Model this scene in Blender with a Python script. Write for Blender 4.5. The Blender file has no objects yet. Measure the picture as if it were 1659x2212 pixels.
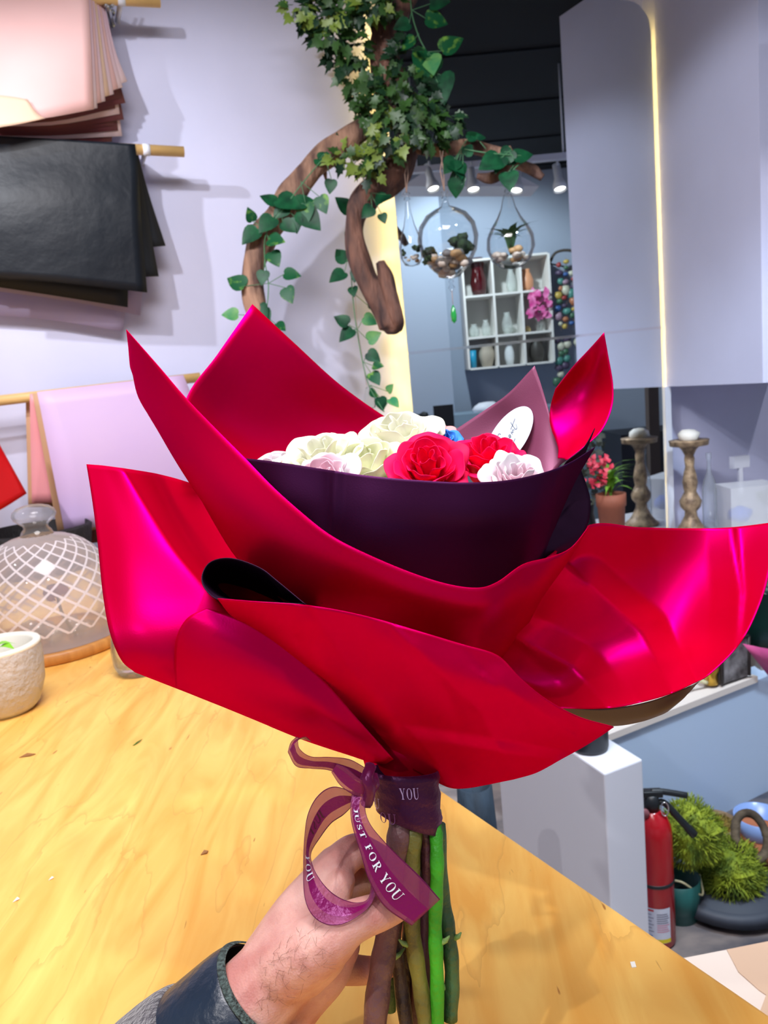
import bpy, bmesh, math, random
from mathutils import Vector, Matrix, noise
random.seed(7)
C = bpy.context.scene.collection
W, H, FP = 1659.0, 2212.0, 1660.0
PITCH, ROLL = math.radians(9.4), math.atan2(.094, .9956)
EYE = Vector((0, 0, 1.44)); TZ = .92
_F = Vector((0, math.cos(PITCH), -math.sin(PITCH)))
_r0 = Vector((1, 0, 0)); _u0 = Vector((0, math.sin(PITCH), math.cos(PITCH)))
_R = _r0 * math.cos(ROLL) - _u0 * math.sin(ROLL)
_U = _r0 * math.sin(ROLL) + _u0 * math.cos(ROLL)
def ray(px, py): return _F + _R * ((px - W / 2) / FP) + _U * ((H / 2 - py) / FP)
def P(px, py, d): return EYE + ray(px, py) * d
def on_z(px, py, z):
    r = ray(px, py); return EYE + r * ((z - EYE.z) / r.z)
def on_y(px, py, y):
    r = ray(px, py); return EYE + r * (y / r.y)
NW = Vector((-.375, .927, 0)).normalized(); DW = 3.10
MW = Vector((NW.y, -NW.x, 0))           # along the wall to the right
def on_wall(px, py, off=0.0):
    r = ray(px, py); return EYE + r * ((DW - off) / r.dot(NW))
def on_plane(px, py, pt, n):
    r = ray(px, py); return EYE + r * ((pt - EYE).dot(n) / r.dot(n))
def refl(p):
    p = Vector(p); q = p - EYE
    return p - NW * (2 * (q.dot(NW) - DM))
STAND = .09; DM = DW - STAND            # mirror plane distance

# ---------------- materials
def nt(name):
    m = bpy.data.materials.new(name); m.use_nodes = True
    n = m.node_tree.nodes; l = m.node_tree.links
    return m, n, l, n['Principled BSDF']
def srgb(r, g, b):
    f = lambda c: (c / 255 / 12.92) if c / 255 <= .04045 else ((c / 255 + .055) / 1.055) ** 2.4
    return (f(r), f(g), f(b), 1)
def mat(name, col, rough=.6, metal=0, var=.0, scale=8, bump=0, bscale=40, spec=.5, trans=0, sss=0, sheen=0, col2=None, coords='Object', stretch=None):
    m, n, l, b = nt(name)
    b.inputs['Base Color'].default_value = col
    b.inputs['Roughness'].default_value = rough; b.inputs['Metallic'].default_value = metal
    b.inputs['Specular IOR Level'].default_value = spec
    if trans: b.inputs['Transmission Weight'].default_value = trans
    if sss:
        b.inputs['Subsurface Weight'].default_value = sss
        b.inputs['Subsurface Radius'].default_value = (.012, .005, .003); b.inputs['Subsurface Scale'].default_value = 1
    if sheen: b.inputs['Sheen Weight'].default_value = sheen
    tc = n.new('ShaderNodeTexCoord'); src = tc.outputs[coords]
    if stretch:
        mp = n.new('ShaderNodeMapping'); mp.inputs['Scale'].default_value = stretch; l.new(src, mp.inputs['Vector']); src = mp.outputs['Vector']
    t = n.new('ShaderNodeTexNoise'); t.inputs['Scale'].default_value = scale; t.inputs['Detail'].default_value = 5
    l.new(src, t.inputs['Vector'])
    if var or col2:
        r = n.new('ShaderNodeValToRGB')
        c2 = col2 if col2 else tuple(max(0, c * (1 - var)) for c in col[:3]) + (1,)
        r.color_ramp.elements[0].color = c2; r.color_ramp.elements[1].color = col
        r.color_ramp.elements[0].position = .35; r.color_ramp.elements[1].position = .65
        l.new(t.outputs['Fac'], r.inputs['Fac']); l.new(r.outputs['Color'], b.inputs['Base Color'])
    if bump:
        t2 = n.new('ShaderNodeTexNoise'); t2.inputs['Scale'].default_value = bscale; t2.inputs['Detail'].default_value = 6
        l.new(src, t2.inputs['Vector'])
        bp = n.new('ShaderNodeBump'); bp.inputs['Strength'].default_value = bump; bp.inputs['Distance'].default_value = .01
        l.new(t2.outputs['Fac'], bp.inputs['Height']); l.new(bp.outputs['Normal'], b.inputs['Normal'])
    return m
def glass_mat(name, tint=(1, 1, 1, 1), k=.6, frost=0, base=.03):
    m, n, l, b = nt(name); n.remove(b)
    out = n['Material Output']
    tr = n.new('ShaderNodeBsdfTransparent'); tr.inputs['Color'].default_value = tint
    gl = n.new('ShaderNodeBsdfGlossy'); gl.inputs['Roughness'].default_value = .03
    lw = n.new('ShaderNodeLayerWeight'); lw.inputs['Blend'].default_value = .14
    mu = n.new('ShaderNodeMath'); mu.operation = 'MULTIPLY_ADD'; mu.inputs[1].default_value = k; mu.inputs[2].default_value = base
    l.new(lw.outputs['Fresnel'], mu.inputs[0])
    mx = n.new('ShaderNodeMixShader'); l.new(mu.outputs[0], mx.inputs['Fac']); l.new(tr.outputs[0], mx.inputs[1]); l.new(gl.outputs[0], mx.inputs[2])
    last = mx
    if frost:
        df = n.new('ShaderNodeBsdfDiffuse'); df.inputs['Color'].default_value = (.85, .84, .84, 1)
        m2 = n.new('ShaderNodeMixShader'); m2.inputs['Fac'].default_value = frost
        l.new(mx.outputs[0], m2.inputs[1]); l.new(df.outputs[0], m2.inputs[2]); last = m2
    l.new(last.outputs[0], out.inputs['Surface'])
    return m
def emis(name, col, s):
    m, n, l, b = nt(name)
    b.inputs['Base Color'].default_value = col; b.inputs['Emission Color'].default_value = col; b.inputs['Emission Strength'].default_value = s
    return m

# ---------------- object helpers
def tag(o, label=None, cat=None, group=None, kind=None):
    if label: o['label'] = label
    if cat: o['category'] = cat
    if group: o['group'] = group
    if kind: o['kind'] = kind
    return o
def empty(name, loc, label, cat, group=None):
    o = bpy.data.objects.new(name, None); C.objects.link(o); o.location = loc; o.empty_display_size = .02
    return tag(o, label, cat, group)
def link(name, me, mats, parent=None, smooth=True):
    o = bpy.data.objects.new(name, me); C.objects.link(o)
    for m in (mats if isinstance(mats, (list, tuple)) else [mats]): me.materials.append(m)
    if smooth:
        for p in me.polygons: p.use_smooth = True
    if parent:
        o.parent = parent
        # meshes are written in world space: undo every ancestor's location
        off = Vector((0, 0, 0)); q = parent
        while q: off += q.location; q = q.parent
        o.location = -off
    else:
        # put the origin at the base of the mesh
        vs = [v.co for v in me.vertices]
        if vs:
            c = Vector((sum(v.x for v in vs) / len(vs), sum(v.y for v in vs) / len(vs), min(v.z for v in vs)))
            for v in me.vertices: v.co -= c
            o.location = c
    return o
def mesh(name, verts, faces, mats, parent=None, smooth=True, fix=True):
    me = bpy.data.meshes.new(name); me.from_pydata([tuple(v) for v in verts], [], faces); me.update()
    if fix:
        bm = bmesh.new(); bm.from_mesh(me); bmesh.ops.recalc_face_normals(bm, faces=bm.faces); bm.to_mesh(me); bm.free()
    return link(name, me, mats, parent, smooth)
def bevel(o, w, seg=2):
    m = o.modifiers.new('b', 'BEVEL'); m.width = w; m.segments = seg; m.limit_method = 'ANGLE'; m.harden_normals = False; return o
class MB:
    def __init__(s): s.v = []; s.f = []; s.mi = []; s.cur = 0
    def add(s, vs, fs):
        b = len(s.v); s.v += [Vector(v) for v in vs]; s.f += [tuple(i + b for i in f) for f in fs]; s.mi += [s.cur] * len(fs)
    def prism(s, poly, z0, z1):
        n = len(poly); vs = [Vector((p[0], p[1], z0)) for p in poly] + [Vector((p[0], p[1], z1)) for p in poly]
        s.add(vs, [tuple(range(n))[::-1], tuple(range(n, 2 * n))] + [(i, (i + 1) % n, n + (i + 1) % n, n + i) for i in range(n)])
    def box(s, a, b):
        s.prism([(a[0], a[1]), (b[0], a[1]), (b[0], b[1]), (a[0], b[1])], a[2], b[2])
    def obox(s, o, ux, uy, uz):
        o, ux, uy, uz = map(Vector, (o, ux, uy, uz))
        vs = [o, o + ux, o + ux + uy, o + uy, o + uz, o + ux + uz, o + ux + uy + uz, o + uy + uz]
        s.add(vs, [(3, 2, 1, 0), (4, 5, 6, 7), (0, 1, 5, 4), (1, 2, 6, 5), (2, 3, 7, 6), (3, 0, 4, 7)])
    def tube(s, pts, rad, n=10, cap=True, wob=0, seed=0):
        pts = [Vector(p) for p in pts]
        if not isinstance(rad, (list, tuple)): rad = [rad] * len(pts)
        vs = []; prev = None
        for i, p in enumerate(pts):
            t = (pts[min(i + 1, len(pts) - 1)] - pts[max(i - 1, 0)]).normalized()
            if prev is None:
                a = Vector((0, 0, 1)) if abs(t.z) < .9 else Vector((1, 0, 0)); x = t.cross(a).normalized()
            else: x = (prev - t * prev.dot(t)).normalized()
            prev = x; y = t.cross(x)
            for k in range(n):
                an = 2 * math.pi * k / n
                r = rad[i] * (1 + (wob * noise.noise(Vector((math.cos(an) * 1.5, math.sin(an) * 1.5, i * .16 + seed))) if wob else 0))
                vs.append(p + (x * math.cos(an) + y * math.sin(an)) * r)
        fs = [(i * n + k, i * n + (k + 1) % n, (i + 1) * n + (k + 1) % n, (i + 1) * n + k) for i in range(len(pts) - 1) for k in range(n)]
        if cap: fs += [tuple(range(n))[::-1], tuple((len(pts) - 1) * n + k for k in range(n))]
        s.add(vs, fs)
    def lathe(s, prof, c=(0, 0, 0), n=32, ax=None, cap=False, sq=1.0):
        c = Vector(c); ax = Vector(ax).normalized() if ax else Vector((0, 0, 1))
        a = Vector((1, 0, 0)) if abs(ax.x) < .9 else Vector((0, 1, 0)); x = (a - ax * a.dot(ax)).normalized(); y = ax.cross(x)
        vs = [c + ax * h + (x * math.cos(2 * math.pi * k / n) + y * (math.sin(2 * math.pi * k / n) * sq)) * r for r, h in prof for k in range(n)]
        fs = [(i * n + k, i * n + (k + 1) % n, (i + 1) * n + (k + 1) % n, (i + 1) * n + k) for i in range(len(prof) - 1) for k in range(n)]
        if cap: fs += [tuple(range(n))[::-1], tuple((len(prof) - 1) * n + k for k in range(n))]
        s.add(vs, fs)
    def ball(s, c, r, n=10, sc=(1, 1, 1), rough=0, seed=0):
        c = Vector(c); m = max(4, n // 2); vs = []
        for i in range(m + 1):
            th = math.pi * i / m
            for k in range(n):
                ph = 2 * math.pi * k / n
                d = Vector((math.sin(th) * math.cos(ph), math.sin(th) * math.sin(ph), math.cos(th)))
                q = r * (1 + (rough * noise.noise(d * 1.7 + Vector((seed, seed * 2.3, 0))) if rough else 0))
                vs.append(c + Vector((d.x * sc[0], d.y * sc[1], d.z * sc[2])) * q)
        s.add(vs, [(i * n + k, i * n + (k + 1) % n, (i + 1) * n + (k + 1) % n, (i + 1) * n + k) for i in range(m) for k in range(n)])
    def build(s, name, mats, parent=None, smooth=True, xf=None, fix=True):
        v = [xf(p) for p in s.v] if xf else s.v
        me = bpy.data.meshes.new(name); me.from_pydata([tuple(p) for p in v], [], s.f); me.update()
        for p, k in zip(me.polygons, s.mi): p.material_index = k
        if fix:
            bm = bmesh.new(); bm.from_mesh(me); bmesh.ops.remove_doubles(bm, verts=bm.verts, dist=1e-6); bmesh.ops.recalc_face_normals(bm, faces=bm.faces); bm.to_mesh(me); bm.free()
        return link(name, me, mats, parent, smooth)
def cr(a, b, c, d, t):
    return .5 * ((2 * b) + (c - a) * t + (2 * a - 5 * b + 4 * c - d) * t * t + (3 * b - a - 3 * c + d) * t * t * t)
def spline(pts, k=8):
    pts = [Vector(p) for p in pts]; n = len(pts); out = []
    e = [pts[0] * 2 - pts[1]] + pts + [pts[-1] * 2 - pts[-2]]
    for i in range(n - 1):
        for j in range(k): out.append(cr(e[i], e[i + 1], e[i + 2], e[i + 3], j / k))
    out.append(pts[-1]); return out
def interp(vals, k):
    return [v.x for v in spline([Vector((x, 0, 0)) for x in vals], k)]
def tent(x, y, cr_):
    """folds pressed into paper: (polyline, width left, width right, height)"""
    o = 0
    for pl, wl, wr, A in cr_:
        best = None
        for (x0, y0), (x1, y1) in zip(pl, pl[1:]):
            dx, dy = x1 - x0, y1 - y0; t = ((x - x0) * dx + (y - y0) * dy) / (dx * dx + dy * dy); t = max(0, min(1, t))
            ex, ey = x - x0 - dx * t, y - y0 - dy * t; q = (math.hypot(ex, ey), ex * -dy + ey * dx)
            if best is None or q[0] < best[0]: best = q
        f = max(0, 1 - best[0] / (wr if best[1] < 0 else wl)); o += A * f
    return o
def surf(rows, k=8, creases=()):
    """rows of (px,py,d) -> dense grid of world points"""
    g = [spline([Vector(p) for p in r], k) for r in rows]
    cols = [spline([g[i][j] for i in range(len(g))], k) for j in range(len(g[0]))]
    f = lambda q: P(q.x, q.y, q.z - tent(q.x, q.y, creases))
    return [[f(cols[j][i]) for j in range(len(cols))] for i in range(len(cols[0]))]
def sheet(name, rows, m, parent, k=8, th=.0005, crumple=0, seed=0, label=None, creases=()):
    g = surf(rows, k, creases)
    nr, nc = len(g), len(g[0])
    if crumple:
        for i in range(nr):
            for j in range(nc):
                u, v = i / (nr - 1), j / (nc - 1); w = min(1, 6 * min(u, 1 - u)) * min(1, 6 * min(v, 1 - v))
                q = g[i][j]
                g[i][j] = q + _F * (crumple * w * (noise.voronoi(q * 11 + Vector((seed, 0, 0)))[0][0] - .35))
    o = mesh(name, [p for r in g for p in r], [(i * nc + j, i * nc + j + 1, (i + 1) * nc + j + 1, (i + 1) * nc + j) for i in range(nr - 1) for j in range(nc - 1)], m, parent, True, False)
    s = o.modifiers.new('s', 'SOLIDIFY'); s.thickness = th; s.offset = 0
    if label: o['label'] = label
    return o
def text_pts(txt, size=1.0, bold=0):
    cu = bpy.data.curves.new('t', 'FONT'); cu.body = txt; cu.size = size; cu.offset = bold; cu.resolution_u = 3
    o = bpy.data.objects.new('t', cu); C.objects.link(o)
    dg = bpy.context.evaluated_depsgraph_get(); dg.update()
    me = bpy.data.meshes.new_from_object(o.evaluated_get(dg))
    v = [p.co.copy() for p in me.vertices]; f = [tuple(p.vertices) for p in me.polygons]
    bpy.data.objects.remove(o); bpy.data.meshes.remove(me)
    return v, f

# ---------------- camera
cd = bpy.data.cameras.new('camera'); cam = bpy.data.objects.new('camera', cd); C.objects.link(cam)
M = Matrix((_R, _U, -_F)).transposed().to_4x4(); M.translation = EYE; cam.matrix_world = M
cd.sensor_fit = 'HORIZONTAL'; cd.sensor_width = 36; cd.lens = 36 * FP / W; cd.clip_start = .02; cd.clip_end = 60
cd.dof.use_dof = True; cd.dof.focus_distance = .52; cd.dof.aperture_fstop = 22
bpy.context.scene.camera = cam
sc = bpy.context.scene
sc.view_settings.view_transform = 'Standard'; sc.view_settings.look = 'None'; sc.view_settings.gamma = 1
sc.view_settings.exposure = 0.35
sc.cycles.max_bounces = 10; sc.cycles.transparent_max_bounces = 16; sc.cycles.caustics_reflective = False; sc.cycles.caustics_refractive = False
# ---------------- room shell
M_wall = mat('wall_paint', srgb(212, 212, 238), .75, var=.05, scale=3, bump=.05, bscale=60)
M_wall2 = mat('side_wall_paint', srgb(158, 168, 186), .8)
M_ceil = mat('black_ceiling_paint', srgb(8, 12, 18), .9)
M_white = mat('white_lacquer', srgb(226, 228, 238), .5)
M_mirror = mat('silvered_mirror', (.84, .9, .93, 1), .0, 1.0)
M_floor = mat('stone_tile', srgb(176, 160, 150), .35, col2=srgb(70, 72, 82), scale=3.2, bump=.05, stretch=(1, 2.2, 1))
M_led = emis('led_strip_light', (1, .74, .2, 1), 24)
M_chrome = mat('chrome', (.8, .8, .82, 1), .12, 1.0)
CEIL = 3.25
def wall_pt(s, z, off=0): # s metres along the wall
    p = NW * (DW - off) + MW * s; return Vector((p.x, p.y, z))
def s_of(p): return Vector((p.x, p.y, 0)).dot(MW)
sR = s_of(on_wall(1424, 600, STAND)); sL = s_of(on_wall(872, 650, STAND))
def wslab(s0, s1, z0, z1, o0, o1): # slab between offsets from the wall
    a = MB(); a.obox(wall_pt(s0, z0, o0), wall_pt(s1, z0, o0) - wall_pt(s0, z0, o0), wall_pt(s0, z0, o1) - wall_pt(s0, z0, o0), (0, 0, z1 - z0)); return a
o = wslab(-3.2, 4.2, 0, CEIL, -.1, 0).build('wall_back', M_wall, smooth=False); tag(o, kind='structure')
a = MB(); a.box((-3.6, -1.2, -.05), (6.2, 5.2, 0)); o = a.build('floor', M_floor, smooth=False); tag(o, kind='structure')
a = MB(); a.box((-3.6, -1.2, CEIL), (6.2, 5.2, CEIL + .05)); o = a.build('ceiling', M_ceil, smooth=False); tag(o, kind='structure')
# side wall seen in the mirror: frontal plane at YV in mirror space
YV = 7.5
a = MB(); a.obox((-1.5, YV, 0), (6.5, 0, 0), (0, .1, 0), (0, 0, CEIL)); o = a.build('wall_right', M_wall2, smooth=False, xf=refl); tag(o, kind='structure')
a = MB(); x0 = on_y(893, 700, YV - .3).x; x1 = on_y(968, 700, YV - .3).x
a.obox((x0 - 1.5, YV - .3, 0), (x1 - x0 + 1.5, 0, 0), (0, .3, 0), (0, 0, CEIL)); o = a.build('trim_1', M_wall2, smooth=False, xf=refl); tag(o, kind='structure')
# ceiling boards
a = MB()
for k in range(6):
    y = 3.9 + k * .85; a.obox((-1.6, y, CEIL - .012), (6, 0, 0), (0, .03, 0), (0, 0, .012))
o = a.build('trim_2', mat('ceiling_batten', srgb(13, 18, 26), .9), smooth=False, xf=refl); tag(o, kind='structure')
# mirror: two panels, the lower one very slightly tilted, chrome joint between
mz = lambda px, py: on_wall(px, py, STAND).z
z_top = mz(1395, 6); z_seam_l = mz(885, 760); z_seam_r = mz(1420, 705); z_low = .58
mirror = empty('wall_mirror', wall_pt((sL + sR) / 2, .77, STAND), 'tall frameless wall mirror, edges backlit warm yellow, reflecting dark ceiling and shelves', 'mirror')
def panel(pts, name, tilt=0):
    f = [wall_pt(s, z, STAND + (z - z_seam_l) * tilt) for s, z in pts]; b = [wall_pt(s, z, STAND - .008) for s, z in pts]; n = len(pts)
    return mesh(name, f + b, [tuple(range(n)), tuple(range(n, 2 * n))[::-1]] + [(i, (i + 1) % n, n + (i + 1) % n, n + i) for i in range(n)], M_mirror, mirror, False)
rc = .12; arc = [(sR - rc + rc * math.cos(t * math.pi / 12), z_top - rc + rc * math.sin(t * math.pi / 12)) for t in range(7)]
panel([(sL, z_seam_l), (sR, z_seam_r)] + arc + [(sL, z_top)], 'mirror_panel')
panel([(sL, z_low), (sR, z_low), (sR, z_seam_r - .012), (sL, z_seam_l - .012)], 'mirror_panel', .004)
a = MB(); p0 = wall_pt(sL, z_seam_l - .012, STAND + .004); p1 = wall_pt(sR, z_seam_r - .012, STAND + .004)
a.obox(p0, p1 - p0, NW * .006, (0, 0, .012)); a.build('joint_strip', M_chrome, mirror, False)
for s in (sL + .03, sR - .05):
    a = MB(); a.obox(wall_pt(s, z_low, STAND - .02), MW * .012, -NW * .008, (0, 0, z_top - z_low - .1)); a.build('led_strip', M_led, mirror, False)
# hanging column beside the mirror
Rp = wall_pt(sR + .035, 0, 0); Cd = Vector((.18, -.62, 0)).normalized()
zb = on_plane(1500, 833, Rp, Vector((Cd.y, -Cd.x, 0))).z
Ce = on_plane(1645, 600, Rp, Vector((Cd.y, -Cd.x, 0))); Ce.z = 0
col = [Rp, Ce, Ce + Vector((.5, .12, 0)), Rp + MW * .8]
a = MB(); a.prism([(p.x, p.y) for p in col], zb, CEIL); o = a.build('wall_right_column', M_wall, smooth=False); tag(o, kind='structure'); o.name = 'trim_3'
# white post below the column at the mirror edge
a = MB(); a.obox(wall_pt(sR + .005, .58, .0), MW * .035, -NW * (STAND + .01), (0, 0, zb - .58)); o = a.build('trim_4', M_white, smooth=False); tag(o, kind='structure')
# recess wall right of the mirror
q = wall_pt(sR + .04, 0, .0)
# ---------------- lights
def area(name, loc, tgt, size, e, col=(1, 1, 1), spot=None):
    if spot: L = bpy.data.lights.new(name, 'SPOT'); L.spot_size = spot; L.spot_blend = .5; L.shadow_soft_size = size
    else: L = bpy.data.lights.new(name, 'AREA'); L.size = size
    L.energy = e; L.color = col
    o = bpy.data.objects.new(name, L); C.objects.link(o); o.location = loc
    o.rotation_euler = (Vector(tgt) - Vector(loc)).to_track_quat('-Z', 'Y').to_euler(); return o
area('key', (-.5, -.35, 3.1), (0, .7, 1.1), .07, 0, spot=None)
bpy.data.objects.remove(bpy.data.objects['key'])
def spot(loc, tgt, ang, e, col=(1, 1, 1), r=.05): return area('track_or_fill_spot', loc, tgt, r, e, col, math.radians(ang))
spot((-1.2, -1.0, 3.1), (-.02, .58, 1.1), 46, 62, (1, .97, .97), .02)
area('overhead_fill', (-.1, .55, 3.2), (0, .8, 0), 1.1, 60, (1, .97, 1))  # soft area light added overhead as fill
spot((-1.9, 1.0, 3.1), (-1.25, 2.7, 1.6), 66, 120, (.9, .93, 1), .03)
spot((-.95, .9, 3.1), (-.3, 3.1, 1.7), 58, 85, (.92, .94, 1), .04)
spot((.55, -.5, 3.1), (-.02, .75, 1.4), 34, 45, (1, .95, .97), .05)  # added fill spot to brighten the back left paper peak
spot((1.3, 1.3, 3.15), (1.2, 2.4, .4), 80, 190, (.70, .85, 1), .08)
spot((2.7, .9, 3.1), (1.6, 3.4, 1.3), 50, 80, (.9, .92, 1), .05)  # added fill spot that keeps the recess wall bright
spot((-.6, .9, 3.1), (1.45, 3.15, 1.9), 34, 120, (.84, .9, 1), .05)  # added fill spot to lift the face of the hanging column
spot(refl((.7, 6.0, 3.15)), refl((1.0, 7.3, 1.6)), 110, 120, (.85, .96, 1), .05)  # added fill spot for the shelf wall reflected in the mirror
w = bpy.data.worlds.new('world'); sc.world = w; w.use_nodes = True
w.node_tree.nodes['Background'].inputs['Color'].default_value = (.78, .82, 1, 1); w.node_tree.nodes['Background'].inputs['Strength'].default_value = .30

# ---------------- wooden table
def plank_mat():
    m, n, l, b = nt('maple_plywood')
    b.inputs['Roughness'].default_value = .42
    tc = n.new('ShaderNodeTexCoord'); mp = n.new('ShaderNodeMapping'); l.new(tc.outputs['Object'], mp.inputs['Vector'])
    mp.inputs['Rotation'].default_value = (0, 0, math.radians(-37)); mp.inputs['Scale'].default_value = (9, 1.6, 1)
    t = n.new('ShaderNodeTexNoise'); t.inputs['Scale'].default_value = 2.2; t.inputs['Detail'].default_value = 4; t.inputs['Distortion'].default_value = 1.6; l.new(mp.outputs[0], t.inputs['Vector'])
    r = n.new('ShaderNodeValToRGB'); e = r.color_ramp.elements
    e[0].position = .3; e[0].color = srgb(232, 168, 76); e[1].position = .7; e[1].color = srgb(248, 202, 110); l.new(t.outputs['Fac'], r.inputs['Fac'])
    # growth-ring lines
    mp3 = n.new('ShaderNodeMapping'); l.new(tc.outputs['Object'], mp3.inputs['Vector']); mp3.inputs['Rotation'].default_value = (0, 0, math.radians(-37)); mp3.inputs['Scale'].default_value = (3.4, .9, 1)
    t3 = n.new('ShaderNodeTexNoise'); t3.inputs['Scale'].default_value = 1.6; t3.inputs['Detail'].default_value = 6; t3.inputs['Roughness'].default_value = .45; l.new(mp3.outputs[0], t3.inputs['Vector'])
    mm = n.new('ShaderNodeMath'); mm.operation = 'MULTIPLY'; mm.inputs[1].default_value = 9; l.new(t3.outputs['Fac'], mm.inputs[0])
    fr = n.new('ShaderNodeMath'); fr.operation = 'FRACT'; l.new(mm.outputs[0], fr.inputs[0])
    r3 = n.new('ShaderNodeValToRGB'); e = r3.color_ramp.elements; e[0].position = 0; e[0].color = (1, 1, 1, 1); e[1].position = .07; e[1].color = (0, 0, 0, 1); l.new(fr.outputs[0], r3.inputs['Fac'])
    mx = n.new('ShaderNodeMix'); mx.data_type = 'RGBA'; mx.inputs[7].default_value = srgb(206, 148, 72)
    ms = n.new('ShaderNodeMath'); ms.operation = 'MULTIPLY'; ms.inputs[1].default_value = .45; l.new(r3.outputs[0], ms.inputs[0])
    l.new(ms.outputs[0], mx.inputs[0]); l.new(r.outputs[0], mx.inputs[6])
    # short dark flecks
    mp4 = n.new('ShaderNodeMapping'); l.new(tc.outputs['Object'], mp4.inputs['Vector']); mp4.inputs['Rotation'].default_value = (0, 0, math.radians(-37)); mp4.inputs['Scale'].default_value = (60, 11, 1)
    t4 = n.new('ShaderNodeTexNoise'); t4.inputs['Scale'].default_value = 2.6; t4.inputs['Detail'].default_value = 1; l.new(mp4.outputs[0], t4.inputs['Vector'])
    r4 = n.new('ShaderNodeValToRGB'); e = r4.color_ramp.elements; e[0].position = .77; e[0].color = (0, 0, 0, 1); e[1].position = .82; e[1].color = (1, 1, 1, 1); l.new(t4.outputs['Fac'], r4.inputs['Fac'])
    mx2 = n.new('ShaderNodeMix'); mx2.data_type = 'RGBA'; mx2.inputs[7].default_value = srgb(176, 116, 54)
    l.new(r4.outputs[0], mx2.inputs[0]); l.new(mx.outputs[2], mx2.inputs[6]); l.new(mx2.outputs[2], b.inputs['Base Color'])
    # pale scratches
    t5 = n.new('ShaderNodeTexNoise'); t5.inputs['Scale'].default_value = 30; t5.inputs['Detail'].default_value = 8; l.new(tc.outputs['Object'], t5.inputs['Vector'])
    bp = n.new('ShaderNodeBump'); bp.inputs['Strength'].default_value = .08; bp.inputs['Distance'].default_value = .003; l.new(t5.outputs['Fac'], bp.inputs['Height']); l.new(bp.outputs[0], b.inputs['Normal'])
    return m
M_table = plank_mat(); M_edge = mat('raw_table_edge', srgb(206, 150, 84), .6, var=.2, scale=20)
tA = on_z(962, 1703, TZ); tB = on_z(1640, 2168, TZ); td = (tB - tA).normalized()
tfar = on_z(205, 1194, TZ); tnear = tB + td * .5
# far end follows the wall
pw = lambda p: Vector((p.x, p.y, 0)).dot(NW)
left = MW * -2.2
poly = [tfar, tnear, tnear + left * .9, tfar + left * .9]
table = empty('work_table', Vector((-.8, 1.2, 0)), 'maple plywood florist work table with scratched honey coloured top', 'table')
a = MB(); a.prism([(p.x, p.y) for p in poly], TZ - .03, TZ); o = a.build('tabletop', M_table, table, False); bevel(o, .004, 3)
for p in (tfar - MW * .12 - Vector((0, .12, 0)), tnear - MW * .15 + Vector((0, .2, 0)), tfar + left * .85, tnear + left * .8):
    a = MB(); a.box((p.x - .035, p.y - .035, 0), (p.x + .035, p.y + .035, TZ - .031)); o = a.build('leg', M_edge, table, False); bevel(o, .004)

# ---------------- right-hand side: bench pedestal, half wall, floor things
ZP = .54
N_ = on_z(1305, 1672, ZP); Rr = on_z(1388, 1640, ZP); Ld = (on_z(1240, 1627, ZP) - N_).normalized()
Wd = (Rr - N_); Wd.z = 0
a = MB(); a.prism([(p.x, p.y) for p in (N_, Rr, Rr + Ld * .5, N_ + Ld * .5)], 0, ZP); ZP0 = ZP; ZP = .42
o = a.build('display_plinth', M_white, smooth=False); bevel(o, .004); tag(o, 'white display plinth beside the table carrying a black pot', 'plinth')
H1 = on_z(1340, 1572, ZP); H2 = on_z(1622, 1462, ZP); hd = (H2 - H1).normalized(); hn = Vector((-hd.y, hd.x, 0))
a = MB(); s0 = H1 - hd * .1; a.obox((s0.x, s0.y, 0), hd * 1.6, hn * .08, (0, 0, ZP - .02)); 
half = empty('planter_bench', s0, 'low pale blue-white planter bench with timber cap along the right wall', 'bench')
a.build('front_panel', mat('pale_blue_panel', srgb(196, 218, 246), .5), half, False)
a = MB(); a.obox((s0.x - hn.x * .01, s0.y - hn.y * .01, ZP - .02), hd * ((H2 - H1).length + .12), hn * .1, (0, 0, .02)); a.build('cap', mat('pale_timber_cap', srgb(232, 222, 214), .5), half, False)
a = MB(); a.obox((s0.x + hn.x * .08, s0.y + hn.y * .08, .3), hd * 1.6, hn * .7, (0, 0, .02)); a.build('soil_tray', mat('dark_bark', srgb(70, 60, 52), .9, var=.5, scale=40, bump=.6), half, False)
# counter in front of the mirror
c0 = wall_pt(sR - .75, 0, STAND + .02)
M_ctr = mat('pale_counter', srgb(214, 210, 214), .4)
a = MB(); a.obox((c0.x, c0.y, .55), MW * 2.2, -NW * .45, (0, 0, .03)); ctr = a.build('display_counter', M_ctr, smooth=False); bevel(ctr, .003)
tag(ctr, 'pale shelf counter below the mirror carrying candlesticks and plants', 'counter')
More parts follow.
